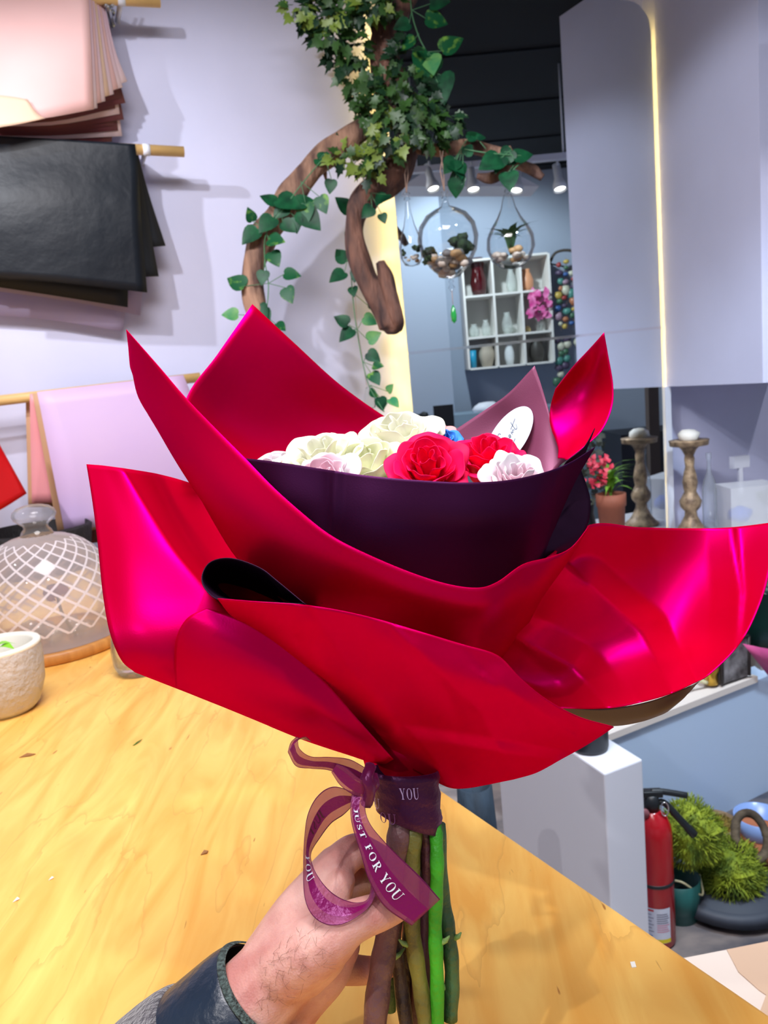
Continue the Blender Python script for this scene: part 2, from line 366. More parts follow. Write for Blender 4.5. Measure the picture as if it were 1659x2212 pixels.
# ---------------- bouquet
def pearl(name, base, tint, fac, rough, vein=0, trans=0):
    m, n, l, b = nt(name); out = n['Material Output']
    b.inputs['Base Color'].default_value = base; b.inputs['Roughness'].default_value = .55; b.inputs['Specular IOR Level'].default_value = .0
    g = n.new('ShaderNodeBsdfGlossy'); g.inputs['Color'].default_value = tint; g.inputs['Roughness'].default_value = rough
    mx = n.new('ShaderNodeMixShader'); mx.inputs['Fac'].default_value = fac
    l.new(b.outputs[0], mx.inputs[1]); l.new(g.outputs[0], mx.inputs[2]); last = mx
    if trans:
        t = n.new('ShaderNodeBsdfTranslucent'); t.inputs['Color'].default_value = base; m2 = n.new('ShaderNodeMixShader'); m2.inputs['Fac'].default_value = trans
        l.new(mx.outputs[0], m2.inputs[1]); l.new(t.outputs[0], m2.inputs[2]); last = m2
    tc = n.new('ShaderNodeTexCoord'); t2 = n.new('ShaderNodeTexNoise'); t2.inputs['Scale'].default_value = 900; l.new(tc.outputs['Object'], t2.inputs['Vector'])
    bp = n.new('ShaderNodeBump'); bp.inputs['Strength'].default_value = .12; bp.inputs['Distance'].default_value = .0005; l.new(t2.outputs['Fac'], bp.inputs['Height'])
    l.new(bp.outputs[0], b.inputs['Normal']); l.new(bp.outputs[0], g.inputs['Normal'])
    l.new(last.outputs[0], out.inputs['Surface']); return m
M_red = pearl('pearlescent_red_paper', srgb(190, 0, 20), (1, 0, .32, 1), .26, .42, trans=.2)
M_plum = pearl('plum_paper', srgb(44, 12, 40), (.2, .05, .2, 1), .2, .5, trans=.04)
M_plum_lt = pearl('sheer_plum_paper', srgb(128, 62, 92), (.4, .2, .3, 1), .2, .5, trans=.15)
M_dark = pearl('dark_back_and_shade_paper', srgb(30, 12, 30), (.2, .1, .2, 1), .12, .5)
M_greyback = mat('grey_brown_paper_back', srgb(78, 64, 66), .6)
bq = empty('bouquet', P(870, 2180, .5), 'bouquet of roses wrapped in red and plum paper, held by the hand', 'bouquet')
# back left peak
sheet('wrapping_sheet', [
    [(545, 657, .74), (640, 745, .76), (740, 835, .79), (860, 917, .82), (960, 960, .83)],
    [(470, 765, .71), (560, 840, .75), (680, 910, .79), (820, 970, .81), (930, 1010, .82)],
    [(400, 868, .68), (480, 930, .72), (600, 990, .76), (760, 1040, .79), (900, 1080, .80)],
    [(400, 1000, .62), (470, 1050, .66), (580, 1100, .70), (720, 1140, .72), (880, 1160, .73)]], M_red, bq)
# sheer plum peak behind the roses
sheet('wrapping_sheet', [
    [(1155, 790, .67), (1168, 828, .665), (1180, 868, .66), (1196, 922, .65), (1226, 992, .64)],
    [(1100, 848, .68), (1125, 880, .675), (1150, 910, .665), (1176, 950, .65), (1205, 1010, .635)],
    [(1050, 884, .69), (1085, 920, .685), (1120, 960, .67), (1150, 1000, .65), (1180, 1040, .63)],
    [(975, 934, .70), (1020, 980, .69), (1070, 1030, .67), (1110, 1070, .65), (1140, 1100, .63)]], M_plum_lt, bq)
# right red petal
sheet('wrapping_sheet', [
    [(1305, 718, .62), (1313, 765, .622), (1324, 830, .62), (1322, 880, .615), (1300, 930, .605), (1262, 965, .60), (1226, 993, .598)],
    [(1272, 755, .63), (1285, 800, .64), (1290, 850, .64), (1285, 895, .63), (1268, 935, .62), (1245, 965, .61), (1222, 993, .60)],
    [(1238, 792, .635), (1245, 830, .65), (1250, 870, .65), (1250, 910, .64), (1240, 940, .63), (1230, 968, .62), (1216, 990, .61)],
    [(1200, 840, .64), (1190, 875, .65), (1187, 905, .65), (1192, 930, .645), (1200, 950, .64), (1206, 970, .63), (1205, 990, .62)]], M_red, bq)
# plum collar in front of the roses
sheet('wrapping_sheet', [
    [(505, 988, .545), (560, 993, .53), (620, 1001, .51), (690, 1012, .49), (722, 1017, .478), (800, 1028, .468), (900, 1037, .462), (1000, 1042, .462), (1090, 1038, .47), (1170, 1022, .485), (1230, 1000, .51), (1285, 966, .54)],
    [(545, 1060, .54), (585, 1070, .525), (620, 1080, .505), (690, 1090, .488), (722, 1095, .480), (800, 1100, .468), (900, 1110, .465), (1000, 1115, .465), (1085, 1110, .475), (1160, 1095, .492), (1205, 1070, .52), (1240, 1045, .55)],
    [(600, 1130, .535), (625, 1145, .525), (655, 1160, .51), (690, 1180, .493), (722, 1182, .488), (800, 1185, .475), (900, 1190, .475), (1000, 1190, .478), (1075, 1188, .49), (1140, 1180, .505), (1175, 1165, .53), (1195, 1150, .56)],
    [(655, 1220, .53), (668, 1240, .522), (680, 1260, .515), (690, 1300, .505), (722, 1300, .50), (800, 1300, .495), (900, 1300, .49), (1000, 1300, .495), (1070, 1300, .505), (1120, 1290, .52), (1150, 1270, .54), (1165, 1250, .56)]], M_plum, bq, k=12, creases=[([(724, 1010), (716, 1200)], 10, 22, .004), ([(1225, 990), (1170, 1200)], 20, 60, .006)])
# right side of the collar turning away, shade put into its darker colour
sheet('wrapping_sheet', [
    [(1285, 925, .575), (1262, 985, .585), (1255, 1012, .585), (1266, 1045, .58), (1275, 1080, .575), (1272, 1125, .57), (1255, 1160, .565), (1230, 1186, .56), (1185, 1200, .56)],
    [(1262, 965, .55), (1230, 1010, .56), (1215, 1050, .565), (1215, 1085, .565), (1215, 1115, .56), (1210, 1150, .555), (1200, 1185, .55), (1180, 1210, .55), (1150, 1235, .55)],
    [(1225, 995, .54), (1190, 1050, .55), (1175, 1090, .55), (1165, 1120, .55), (1160, 1150, .545), (1155, 1185, .54), (1145, 1215, .54), (1130, 1245, .54), (1110, 1270, .54)]], M_dark, bq, label='unlit dark plum side flap')
# long front sheet running from the left tip round under the collar
sheet('wrapping_sheet', [
    [(273, 712, .6000), (340, 788, .5750), (400, 858, .5500), (465, 925, .5300), (530, 990, .5100), (590, 1052, .4900), (650, 1106, .4720), (705, 1150, .4600), (765, 1184, .4520), (870, 1230, .4450), (960, 1260, .4420), (1030, 1270, .4420), (1075, 1257, .4480), (1130, 1219, .4620), (1190, 1203, .4750), (1235, 1182, .4900), (1275, 1133, .5100)],
    [(277, 745, .6170), (330, 840, .5920), (375, 920, .5670), (430, 990, .5420), (490, 1060, .5170), (560, 1130, .4970), (625, 1180, .4820), (690, 1215, .4690), (765, 1250, .4600), (870, 1290, .4520), (960, 1315, .4490), (1030, 1325, .4500), (1078, 1315, .4570), (1120, 1290, .4700), (1160, 1270, .4800), (1195, 1245, .4950), (1225, 1215, .5120)],
    [(281, 790, .6360), (315, 875, .6160), (350, 940, .5910), (395, 1015, .5660), (450, 1095, .5410), (520, 1180, .5260), (585, 1230, .5160), (650, 1270, .5010), (750, 1305, .4890), (860, 1340, .4830), (950, 1370, .4810), (1015, 1385, .4830), (1055, 1375, .4880), (1090, 1355, .4940), (1125, 1335, .5010), (1150, 1312, .5110), (1172, 1290, .5260)],
    [(285, 800, .6570), (300, 860, .6420), (340, 925, .6170), (380, 990, .5920), (416, 1047, .5720), (500, 1190, .5520), (560, 1250, .5470), (640, 1320, .5420), (740, 1370, .5320), (850, 1400, .5270), (940, 1430, .5220), (1000, 1450, .5220), (1035, 1450, .5220), (1060, 1440, .5220), (1085, 1420, .5270), (1110, 1385, .5320), (1140, 1350, .5420)]], M_red, bq, k=6)
# big right wing
sheet('wrapping_sheet', [
    [(1180, 1205, .545), (1275, 1134, .585), (1380, 1139, .615), (1480, 1141, .635), (1580, 1139, .630), (1690, 1126, .60)],
    [(1150, 1290, .545), (1240, 1240, .59), (1350, 1230, .622), (1470, 1225, .632), (1580, 1220, .612), (1668, 1210, .58)],
    [(1120, 1360, .545), (1210, 1330, .585), (1330, 1320, .615), (1460, 1310, .620), (1560, 1310, .59), (1645, 1296, .555)],
    [(1070, 1410, .54), (1190, 1420, .57), (1310, 1400, .60), (1430, 1400, .60), (1530, 1390, .57), (1602, 1385, .535)],
    [(1060, 1470, .53), (1180, 1480, .55), (1290, 1470, .57), (1400, 1460, .565), (1480, 1445, .545), (1535, 1455, .52)],
    [(1110, 1525, .51), (1220, 1530, .52), (1320, 1529, .525), (1400, 1513, .52), (1455, 1496, .515), (1490, 1480, .51)]], M_red, bq, k=14, creases=[
    ([(1270, 1262), (1300, 1290), (1385, 1365), (1462, 1515)], 200, 60, .030), ([(1085, 1362), (1235, 1438), (1330, 1545)], 75, 60, .022), ([(1575, 1100), (1598, 1280), (1585, 1440)], 60, 14, .006)])
# grey reverse of the wing folded under
sheet('folded_paper_edge', [
    [(1200, 1526, .522), (1300, 1532, .528), (1400, 1516, .524), (1490, 1482, .503), (1512, 1470, .50)],
    [(1230, 1545, .53), (1310, 1556, .535), (1390, 1545, .53), (1450, 1525, .515), (1480, 1505, .507)],
    [(1250, 1560, .54), (1320, 1568, .545), (1380, 1560, .54), (1425, 1545, .53), (1442, 1537, .525)]], M_greyback, bq, label='grey-brown reverse of the red paper')
# left wing
sheet('wrapping_sheet', [
    [(187, 1003, .60), (225, 1006, .592), (262, 1011, .585), (275, 1013, .595), (345, 1025, .625), (418, 1046, .65), (500, 1080, .65)],
    [(200, 1085, .575), (255, 1090, .565), (315, 1100, .558), (330, 1102, .572), (400, 1110, .61), (470, 1130, .635), (540, 1160, .64)],
    [(212, 1180, .55), (280, 1185, .538), (372, 1192, .533), (388, 1193, .548), (440, 1195, .58), (500, 1205, .605), (570, 1230, .61)],
    [(222, 1280, .525), (300, 1285, .515), (445, 1285, .52), (460, 1285, .53), (510, 1280, .55), (560, 1285, .56), (610, 1300, .56)],
    [(237, 1365, .505), (330, 1370, .50), (500, 1365, .515), (530, 1360, .522), (570, 1360, .535), (610, 1365, .54), (660, 1380, .54)],
    [(262, 1425, .5040), (360, 1440, .5040), (520, 1460, .5240), (560, 1470, .5320), (610, 1480, .5420), (660, 1490, .5470), (720, 1500, .5470)],
    [(292, 1452, .5200), (400, 1494, .5250), (530, 1545, .5400), (590, 1572, .5480), (650, 1596, .5550), (710, 1615, .5580), (770, 1636, .5580)]], M_red, bq)
# curled flap in front of the left wing
sheet('wrapping_sheet', [
    [(445, 1314, .4880), (490, 1326, .4850), (545, 1350, .4830), (620, 1400, .4830), (700, 1470, .4850), (770, 1550, .4900), (850, 1640, .4980)],
    [(405, 1335, .4860), (465, 1370, .4810), (530, 1410, .4790), (610, 1465, .4810), (690, 1530, .4860), (760, 1590, .4940), (830, 1650, .5040)],
    [(382, 1375, .4910), (440, 1420, .4850), (510, 1460, .4840), (590, 1510, .4880), (670, 1560, .4950), (740, 1605, .5040), (810, 1648, .5160)],
    [(377, 1425, .5010), (430, 1465, .4960), (500, 1505, .4960), (580, 1545, .5010), (655, 1585, .5090), (725, 1618, .5190), (795, 1645, .5290)],
    [(380, 1486, .5120), (430, 1506, .5120), (500, 1534, .5140), (580, 1567, .5200), (650, 1596, .5270), (720, 1620, .5340), (785, 1640, .5420)]], M_red, bq)
# dark curl opening
sheet('wrapping_sheet', [
    [(660, 1306, .452), (600, 1256, .47), (560, 1226, .48), (500, 1206, .49), (455, 1214, .495), (436, 1245, .49), (445, 1275, .48), (478, 1297, .468), (560, 1300, .46), (655, 1305, .452)],
    [(672, 1312, .50), (620, 1290, .52), (575, 1262, .53), (520, 1245, .54), (480, 1248, .545), (465, 1260, .54), (475, 1278, .53), (500, 1294, .52), (580, 1306, .51), (665, 1315, .50)],
    [(700, 1340, .54), (650, 1320, .55), (600, 1300, .56), (550, 1285, .57), (520, 1285, .57), (510, 1290, .57), (515, 1300, .56), (535, 1315, .55), (600, 1330, .545), (690, 1345, .54)]], M_dark, bq, label='dark inner side of the rolled edge')
# lower front sheet
sheet('wrapping_sheet', [
    [(470, 1293, .4620), (560, 1300, .4530), (650, 1306, .4470), (730, 1318, .4420), (810, 1336, .4380), (900, 1362, .4340), (1000, 1392, .4320), (1075, 1416, .4330), (1125, 1465, .4360), (1180, 1510, .4410), (1250, 1548, .4480), (1326, 1570, .4560)],
    [(500, 1330, .4800), (575, 1350, .4700), (660, 1370, .4600), (740, 1385, .4550), (820, 1405, .4460), (900, 1430, .4390), (985, 1455, .4360), (1060, 1480, .4380), (1115, 1515, .4420), (1175, 1550, .4480), (1240, 1578, .4550), (1300, 1588, .4620)],
    [(545, 1360, .4980), (615, 1410, .4880), (690, 1440, .4760), (760, 1455, .4730), (830, 1480, .4640), (900, 1505, .4560), (980, 1530, .4530), (1045, 1550, .4540), (1100, 1575, .4570), (1160, 1600, .4620), (1215, 1612, .4680), (1262, 1612, .4730)],
    [(625, 1420, .5120), (680, 1470, .5090), (735, 1505, .5000), (790, 1525, .4920), (850, 1550, .4830), (910, 1570, .4780), (975, 1595, .4740), (1035, 1615, .4740), (1085, 1630, .4760), (1135, 1642, .4800), (1180, 1645, .4840), (1215, 1638, .4870)],
    [(715, 1500, .5120), (755, 1545, .5120), (790, 1580, .5120), (830, 1600, .5120), (875, 1615, .5060), (925, 1632, .5000), (975, 1650, .4970), (1020, 1665, .4960), (1065, 1673, .4960), (1105, 1676, .4980), (1140, 1674, .5000), (1160, 1668, .5020)],
    [(790, 1590, .5120), (815, 1618, .5120), (838, 1638, .5120), (862, 1650, .5120), (890, 1662, .5120), (915, 1675, .5120), (945, 1690, .5120), (975, 1702, .5120), (1010, 1702, .5120), (1050, 1695, .5120), (1085, 1688, .5120), (1110, 1683, .5120)]], M_red, bq, k=10, crumple=.006, seed=11, creases=[
    ([(690, 1345), (760, 1450), (870, 1570)], 60, 120, .008), ([(860, 1590), (1010, 1615), (1200, 1642)], 70, 26, .006), ([(900, 1400), (1040, 1540), (1110, 1680)], 110, 70, .006), ([(1080, 1480), (1200, 1560)], 80, 50, .004)])
# gathered neck of red paper above the tie
sheet('paper_neck', [
    [(770, 1600, .5360), (800, 1590, .5160), (850, 1590, .5040), (900, 1600, .5020), (950, 1620, .5080), (1000, 1640, .5210), (1020, 1640, .5460)],
    [(785, 1640, .5310), (805, 1640, .5160), (845, 1645, .5080), (890, 1655, .5060), (925, 1665, .5110), (950, 1675, .5210), (955, 1680, .5460)],
    [(800, 1700, .5410), (816, 1705, .5310), (845, 1715, .5240), (885, 1720, .5220), (915, 1722, .5260), (935, 1720, .5360), (940, 1715, .5510)]], M_red, bq, crumple=.01)
# inner cone closing the paper behind the roses down to the tie
sheet('inner_paper_cone', [
    [(560, 1060, .62), (700, 1080, .58), (900, 1100, .56), (1080, 1095, .58), (1200, 1060, .62)],
    [(640, 1250, .60), (760, 1270, .56), (900, 1280, .545), (1040, 1280, .56), (1150, 1250, .60)],
    [(720, 1420, .57), (800, 1430, .54), (890, 1440, .53), (980, 1440, .54), (1060, 1420, .57)],
    [(790, 1600, .54), (830, 1610, .525), (875, 1615, .52), (915, 1615, .525), (950, 1600, .54)]], M_red, bq)

# sticker
stp = [(1150, 880), (1155, 910), (1142, 945), (1125, 972), (1108, 990)]
sx, sy, sd = 1105, 933, .655
a_ = P(1125, 882, .668); 
st_c = P(1100, 945, .660)
e1 = P(1142, 883, .667) - st_c; e2 = (P(1130, 965, .655) - st_c) / .62
nn = e1.cross(e2).normalized(); nn = nn if nn.dot(_F) < 0 else -nn
vs = [st_c + e1 * math.cos(t) + e2 * math.sin(t) * .62 + nn * .002 for t in [2 * math.pi * k / 48 for k in range(48)]]
stk = mesh('oval_sticker', vs + [v - nn * .0006 for v in vs], [tuple(range(48)), tuple(range(48, 96))[::-1]] + [(i, (i + 1) % 48, 48 + (i + 1) % 48, 48 + i) for i in range(48)], mat('white_sticker', srgb(214, 226, 246), .45), bq, False)
stk['label'] = 'white oval sticker with thin grey handwriting'
M_ink = mat('grey_ink', srgb(96, 112, 128), .6)
def stroke(pts, r, name, m, par):
    a = MB()
    for s in pts:
        q = [st_c + e1 * u + e2 * v + nn * .0024 for u, v in s]
        a.tube(spline(q, 5), r, 5)
    return a.build(name, m, par)
U = lambda x, y: ((x - .5) * 1.7, (y - .5) * 1.0)
def scr(l): return [(u, -v) for u, v in l]
stroke([scr([(-.42, .15), (-.30, .28), (-.12, .38), (-.08, .30)]),
        scr([(-.42, -.12), (-.36, -.02), (-.33, -.10), (-.28, -.02)]),
        scr([(-.24, -.10), (-.20, .02), (-.17, -.07), (-.13, .02), (-.11, -.06), (-.05, .0)]),
        scr([(-.03, -.05), (.0, .03), (.05, .02), (.02, -.06), (-.02, -.03), (.06, .0)]),
        scr([(.1, -.05), (.13, .04), (.16, -.04), (.20, .04), (.24, -.02)]),
        scr([(.36, .26), (.30, .08), (.27, -.05), (.33, -.05), (.40, .05)]),
        scr([(.18, .10), (.32, .14), (.52, .20)]),
        scr([(-.38, -.32), (-.2, -.28), (.05, -.22)])], .00022, 'handwriting', M_ink, stk)

# ---------------- roses
def petal_mat(name, c1, c2, sc=14, tr=.25):
    m, n, l, b = nt(name); out = n['Material Output']
    b.inputs['Roughness'].default_value = .6; b.inputs['Specular IOR Level'].default_value = .12
    tc = n.new('ShaderNodeTexCoord'); t = n.new('ShaderNodeTexNoise'); t.inputs['Scale'].default_value = sc; l.new(tc.outputs['Object'], t.inputs['Vector'])
    r = n.new('ShaderNodeValToRGB'); r.color_ramp.elements[0].color = c1; r.color_ramp.elements[1].color = c2; r.color_ramp.elements[0].position = .42; r.color_ramp.elements[1].position = .6
    l.new(t.outputs['Fac'], r.inputs['Fac']); l.new(r.outputs[0], b.inputs['Base Color'])
    tl = n.new('ShaderNodeBsdfTranslucent'); l.new(r.outputs[0], tl.inputs['Color'])
    mx = n.new('ShaderNodeMixShader'); mx.inputs['Fac'].default_value = tr; l.new(b.outputs[0], mx.inputs[1]); l.new(tl.outputs[0], mx.inputs[2]); l.new(mx.outputs[0], out.inputs['Surface'])
    return m
M_pw = petal_mat('white_petal', srgb(250, 250, 236), srgb(244, 246, 214))
M_pp = petal_mat('pale_pink_petal', srgb(250, 246, 250), srgb(244, 206, 220), 30)
M_pf = petal_mat('fuchsia_petal', srgb(232, 0, 60), srgb(250, 10, 90), 20, .1)
M_pb = petal_mat('blue_petal', srgb(70, 150, 240), srgb(110, 190, 250))
M_po = petal_mat('peach_petal', srgb(246, 170, 170), srgb(250, 200, 190))
M_stem = mat('rose_stem_green', srgb(60, 120, 40), .45)
def rose(c, ax, R, m, label, seed, n=20, openness=1.0, h=1.0):
    rnd = random.Random(seed); ax = Vector(ax).normalized()
    x = Vector((1, 0, 0)); x = (x - ax * x.dot(ax)).normalized(); y = ax.cross(x)
    root = bpy.data.objects.new('rose', None); C.objects.link(root); root.location = Vector(c) - bq.location; root.parent = bq; root['label'] = label
    a = MB(); nu, nv = 9, 8
    for k in range(n):
        t = (k + .5) / n
        ph0 = k * 2.399 + rnd.uniform(-.15, .15)
        r = R * (.10 + .80 * t ** .85) * rnd.uniform(.94, 1.06)
        hh = R * h * (1.12 - .32 * t * t) * rnd.uniform(.93, 1.07)
        span = 2.5 - 1.25 * t
        curl = openness * (.02 + .42 * t ** 1.6) * R
        vs = []
        for i in range(nu):
            u = i / (nu - 1) * 2 - 1
            for j in range(nv):
                v = j / (nv - 1)
                wid = math.sin(min(1, v * 1.15 + .12) * math.pi / 2) * (1 - .18 * v ** 6)
                ph = ph0 + u * span * .5 * wid
                rr = r * (.25 + .75 * math.sin(v * math.pi / 2) ** .8) + curl * max(0, v - .55) ** 1.3 * 2.6 * (1 - .35 * abs(u)) + .10 * R * noise.noise(Vector((u * 1.8, v * 2, k * 3.1 + seed))) * (v ** 1.5) * 2
                zz = hh * (v ** .85) * (1 - .16 * u * u) - curl * max(0, v - .72) * 2.2 + .05 * R * noise.noise(Vector((u * 2.5 + 9, v, k * 1.7 + seed))) * v * 2
                zz -= R * .45
                vs.append(Vector(c) + x * math.cos(ph) * rr + y * math.sin(ph) * rr + ax * zz)
        a.add(vs, [(i * nv + j, i * nv + j + 1, (i + 1) * nv + j + 1, (i + 1) * nv + j) for i in range(nu - 1) for j in range(nv - 1)])
    a.lathe([(R * .12, -R * .62), (R * .34, -R * .5), (R * .5, -R * .3), (R * .45, -R * .1)], c, 14, ax)
    o = a.build('petals', m, root, fix=False); s = o.modifiers.new('s', 'SOLIDIFY'); s.thickness = .0008
    s2 = o.modifiers.new('u', 'SUBSURF'); s2.levels = 1; s2.render_levels = 1
    st = MB(); q = Vector(c) - ax * R * .5
    e = P(880, 1700, .53) + Vector((rnd.uniform(-.012, .012), rnd.uniform(-.01, .01), 0))
    st.tube(spline([q, q * .65 + e * .35 - Vector((0, 0, .01)), q * .3 + e * .7, e], 5), .003, 8); st.build('stem_neck', M_stem, root)
    return root
upb = Vector((-.05, -.45, .9))
rose(P(700, 1008, .585), upb + Vector((-.05, 0, 0)), .036, M_pw, 'large white rose, left of centre', 1)
rose(P(598, 1030, .60), upb + Vector((-.25, 0, 0)), .026, M_pp, 'blush rose at the left edge of the bouquet', 2)
rose(P(708, 1050, .535), upb + Vector((-.08, -.2, 0)), .026, M_pp, 'pink tinged rose in front of the large white rose', 3)
rose(P(795, 1030, .58), upb, .038, M_pw, 'ivory rose with a broad smooth petal, centre', 4, openness=.7)
rose(P(925, 1018, .53), upb + Vector((0, -.35, 0)), .029, M_pf, 'fuchsia rose in the middle with a tight spiral', 5, openness=.8)
rose(P(1052, 1003, .60), upb + Vector((.12, 0, 0)), .031, M_pf, 'fuchsia rose beside the oval sticker', 6)
rose(P(1112, 1040, .535), upb + Vector((.15, -.2, 0)), .023, M_pp, 'pale lilac white rose at the right edge', 7)
rose(P(868, 962, .66), upb, .040, M_pw, 'white rose at the back, behind the middle fuchsia rose', 8)
rose(P(925, 962, .68), upb, .028, M_po, 'peach edged rose at the back', 9)
rose(P(957, 965, .67), upb, .020, M_pb, 'small blue tinted rose at the back', 10)
# ---------------- stems below the tie
def stem(pts, r, m, label, nodes=(), cut=None):
    a = MB(); q = spline([P(*p) for p in pts], 6); R_ = [r * .285 / 1660 * (1 + .06 * math.sin(i * 1.3)) for i in range(len(q))]
    a.tube(q, R_, 12, wob=.08, seed=r)
    o = a.build('stem', m, bq); o['label'] = label
    for (t, ang) in nodes:
        i = int(t * (len(q) - 1)); b = MB(); c = q[i]; d = (q[min(i + 1, len(q) - 1)] - q[i - 1]).normalized()
        side = _R * math.cos(ang) - _F * math.sin(ang) * .8
        b.tube([c + side * R_[i] * .6, c + side * R_[i] * 1.5 - d * .002, c + side * R_[i] * 2.0 - d * .005], [.0022, .0016, .0005], 8)
        b.build('thorn_bud', M_bud, o)
    return o
def stem_mat(name, c1, c2): return mat(name, srgb(*c1), .42, col2=srgb(*c2), scale=26, bump=.25, bscale=220)
M_bud = stem_mat('bud_scar', (150, 190, 110), (110, 150, 80))
M_sb = stem_mat('purple_brown_stem', (128, 92, 92), (84, 52, 62)); M_so = stem_mat('olive_stem', (140, 140, 62), (96, 92, 46))
M_sg = stem_mat('bright_green_stem', (70, 190, 40), (48, 150, 30)); M_sd = stem_mat('dark_green_stem', (70, 110, 66), (40, 72, 46)); M_sk = stem_mat('burgundy_stem', (104, 60, 70), (70, 38, 50))
M_sx = stem_mat('dark_brown_stem', (92, 70, 58), (50, 38, 36))
stem([(866, 1750, .510), (862, 1810, .502), (850, 1900, .503), (835, 2030, .497), (818, 2130, .492), (806, 2260, .488)], 46, M_sb, 'thick purple-brown stem, leftmost', [(.70, -.6)])
stem([(884, 1760, .508), (872, 1900, .51), (852, 2010, .507), (862, 2100, .505), (885, 2260, .50)], 27, M_sx, 'brown stem beside the leftmost one', [])
stem([(898, 1755, .508), (894, 1810, .502), (888, 1900, .50), (892, 2020, .497), (908, 2130, .495), (926, 2260, .492)], 32, M_so, 'olive green stem', [(.66, 2.6)])
stem([(912, 1760, .507), (925, 1880, .507), (918, 2000, .505), (918, 2110, .503), (935, 2260, .50)], 25, M_sk, 'burgundy stem', [])
stem([(938, 1750, .514), (942, 1800, .504), (944, 1880, .498), (940, 2000, .495), (944, 2110, .493), (946, 2260, .49)], 26, M_sg, 'bright green stem', [(.68, .2)])
stem([(946, 1780, .508), (954, 1920, .508), (968, 2010, .505), (976, 2100, .503), (972, 2203, .50)], 29, M_sd, 'dark green stem, rightmost', [(.56, .5), (.86, 2.9)])
stem([(880, 1770, .528), (862, 1900, .53), (842, 2040, .528), (843, 2183, .526)], 25, M_sd, 'short dark green stem at the back')
stem([(905, 1770, .53), (900, 1900, .532), (880, 2060, .53), (880, 2260, .526)], 28, M_sx, 'dark brown stem at the back')
stem([(930, 1770, .525), (935, 1900, .527), (905, 2060, .526), (902, 2260, .522)], 24, M_sk, 'dark burgundy stem at the back')
stem([(868, 1770, .52), (895, 1880, .522), (925, 2040, .522), (936, 2190, .52)], 22, M_sx, 'thin brown stem crossing at the back')
# ---------------- serif letters as outlines
def serif_text(txt, gap=.16):
    T, t, sf = .17, .05, .05      # thick stem, thin stroke, serif height
    V = []; Fc = []; cx = 0
    def quad(*p):
        b = len(V); V.extend(Vector((x + cx, y, 0)) for x, y in p); Fc.append(tuple(range(b, b + 4)))
    def bar(x, y0, y1, w): quad((x, y0), (x + w, y0), (x + w, y1), (x, y1))
    def ser(x, y, w): quad((x - w / 2, y), (x + w / 2, y), (x + w / 2, y + sf), (x - w / 2, y + sf))
    def strip(cs, ws):
        for i in range(len(cs) - 1):
            a, b = Vector(cs[i]), Vector(cs[i + 1]); 
            def nrm(k):
                d = Vector(cs[min(k + 1, len(cs) - 1)]) - Vector(cs[max(k - 1, 0)]); d.normalize(); return Vector((-d.y, d.x))
            n0, n1 = nrm(i) * ws[i] / 2, nrm(i + 1) * ws[i + 1] / 2
            quad((a.x - n0.x, a.y - n0.y), (b.x - n1.x, b.y - n1.y), (b.x + n1.x, b.y + n1.y), (a.x + n0.x, a.y + n0.y))
    for ch in txt:
        w = .6
        if ch == ' ': cx += .45; continue
        if ch == 'J':
            w = .36; ser(.24, 1 - sf, .34); strip([(.24, 1), (.24, .5), (.24, .15), (.18, 0), (.06, -.08), (-.02, -.04)], [T, T, T, .12, .06, .09])
        elif ch == 'U':
            w = .78; ser(.14, 1 - sf, .34); ser(.68, 1 - sf, .26)
            strip([(.14, 1), (.14, .6), (.14, .3), (.2, .1), (.36, .0), (.52, .04), (.64, .18), (.68, .4), (.68, 1)], [T, T, T, .13, .08, .07, t, t, t])
        elif ch == 'S':
            w = .5; strip([(.44, .72), (.42, .9), (.28, .98), (.12, .92), (.07, .76), (.16, .6), (.34, .47), (.45, .3), (.42, .1), (.26, .02), (.1, .08), (.06, .28)], [.03, .06, .06, .08, .11, .15, .17, .13, .1, .06, .06, .03])
        elif ch == 'T':
            w = .68; bar(.34 - T / 2, 0, 1, T); ser(.34, 0, .34); quad((.02, .94), (.66, .94), (.66, 1), (.02, 1)); bar(.02, .78, 1, .04); bar(.62, .78, 1, .04)
        elif ch == 'F':
            w = .62; bar(.14, 0, 1, T); ser(.22, 0, .36); quad((.04, .94), (.58, .94), (.58, 1), (.04, 1)); bar(.54, .78, 1, .04); quad((.3, .48), (.46, .48), (.46, .54), (.3, .54)); bar(.44, .4, .62, .035)
        elif ch == 'O':
            w = .84; n = 24
            ps = [(.42 + .35 * math.cos(2 * math.pi * k / n), .5 + .49 * math.sin(2 * math.pi * k / n)) for k in range(n + 1)]
            for k in range(n):
                def q_(k, o): a = 2 * math.pi * k / n; th = .055 + .11 * abs(math.cos(a)) ** 1.5; rx, ry = (.37 + .02 - (th if o else 0)), (.51 - (.05 if o else 0)); return (.42 + rx * math.cos(a), .5 + ry * math.sin(a))
                quad(q_(k, 0), q_(k + 1, 0), q_(k + 1, 1), q_(k, 1))
        elif ch == 'R':
            w = .76; bar(.12, 0, 1, T); ser(.2, 0, .36); quad((.02, .95), (.34, .95), (.34, 1), (.02, 1))
            strip([(.28, .975), (.42, .96), (.54, .88), (.58, .76), (.54, .62), (.42, .53), (.28, .51)], [.05, .07, .12, .15, .12, .07, .05])
            strip([(.36, .52), (.5, .28), (.66, .04), (.76, .03)], [.12, .15, .12, .05])
        elif ch == 'Y':
            w = .78; bar(.39 - T / 2, 0, .45, T); ser(.39, 0, .36); strip([(.12, .98), (.38, .42)], [.17, .15]); strip([(.64, .98), (.42, .44)], [.05, .05]); ser(.12, 1 - sf, .32); ser(.66, 1 - sf, .24)
        cx += w + gap
    return V, Fc
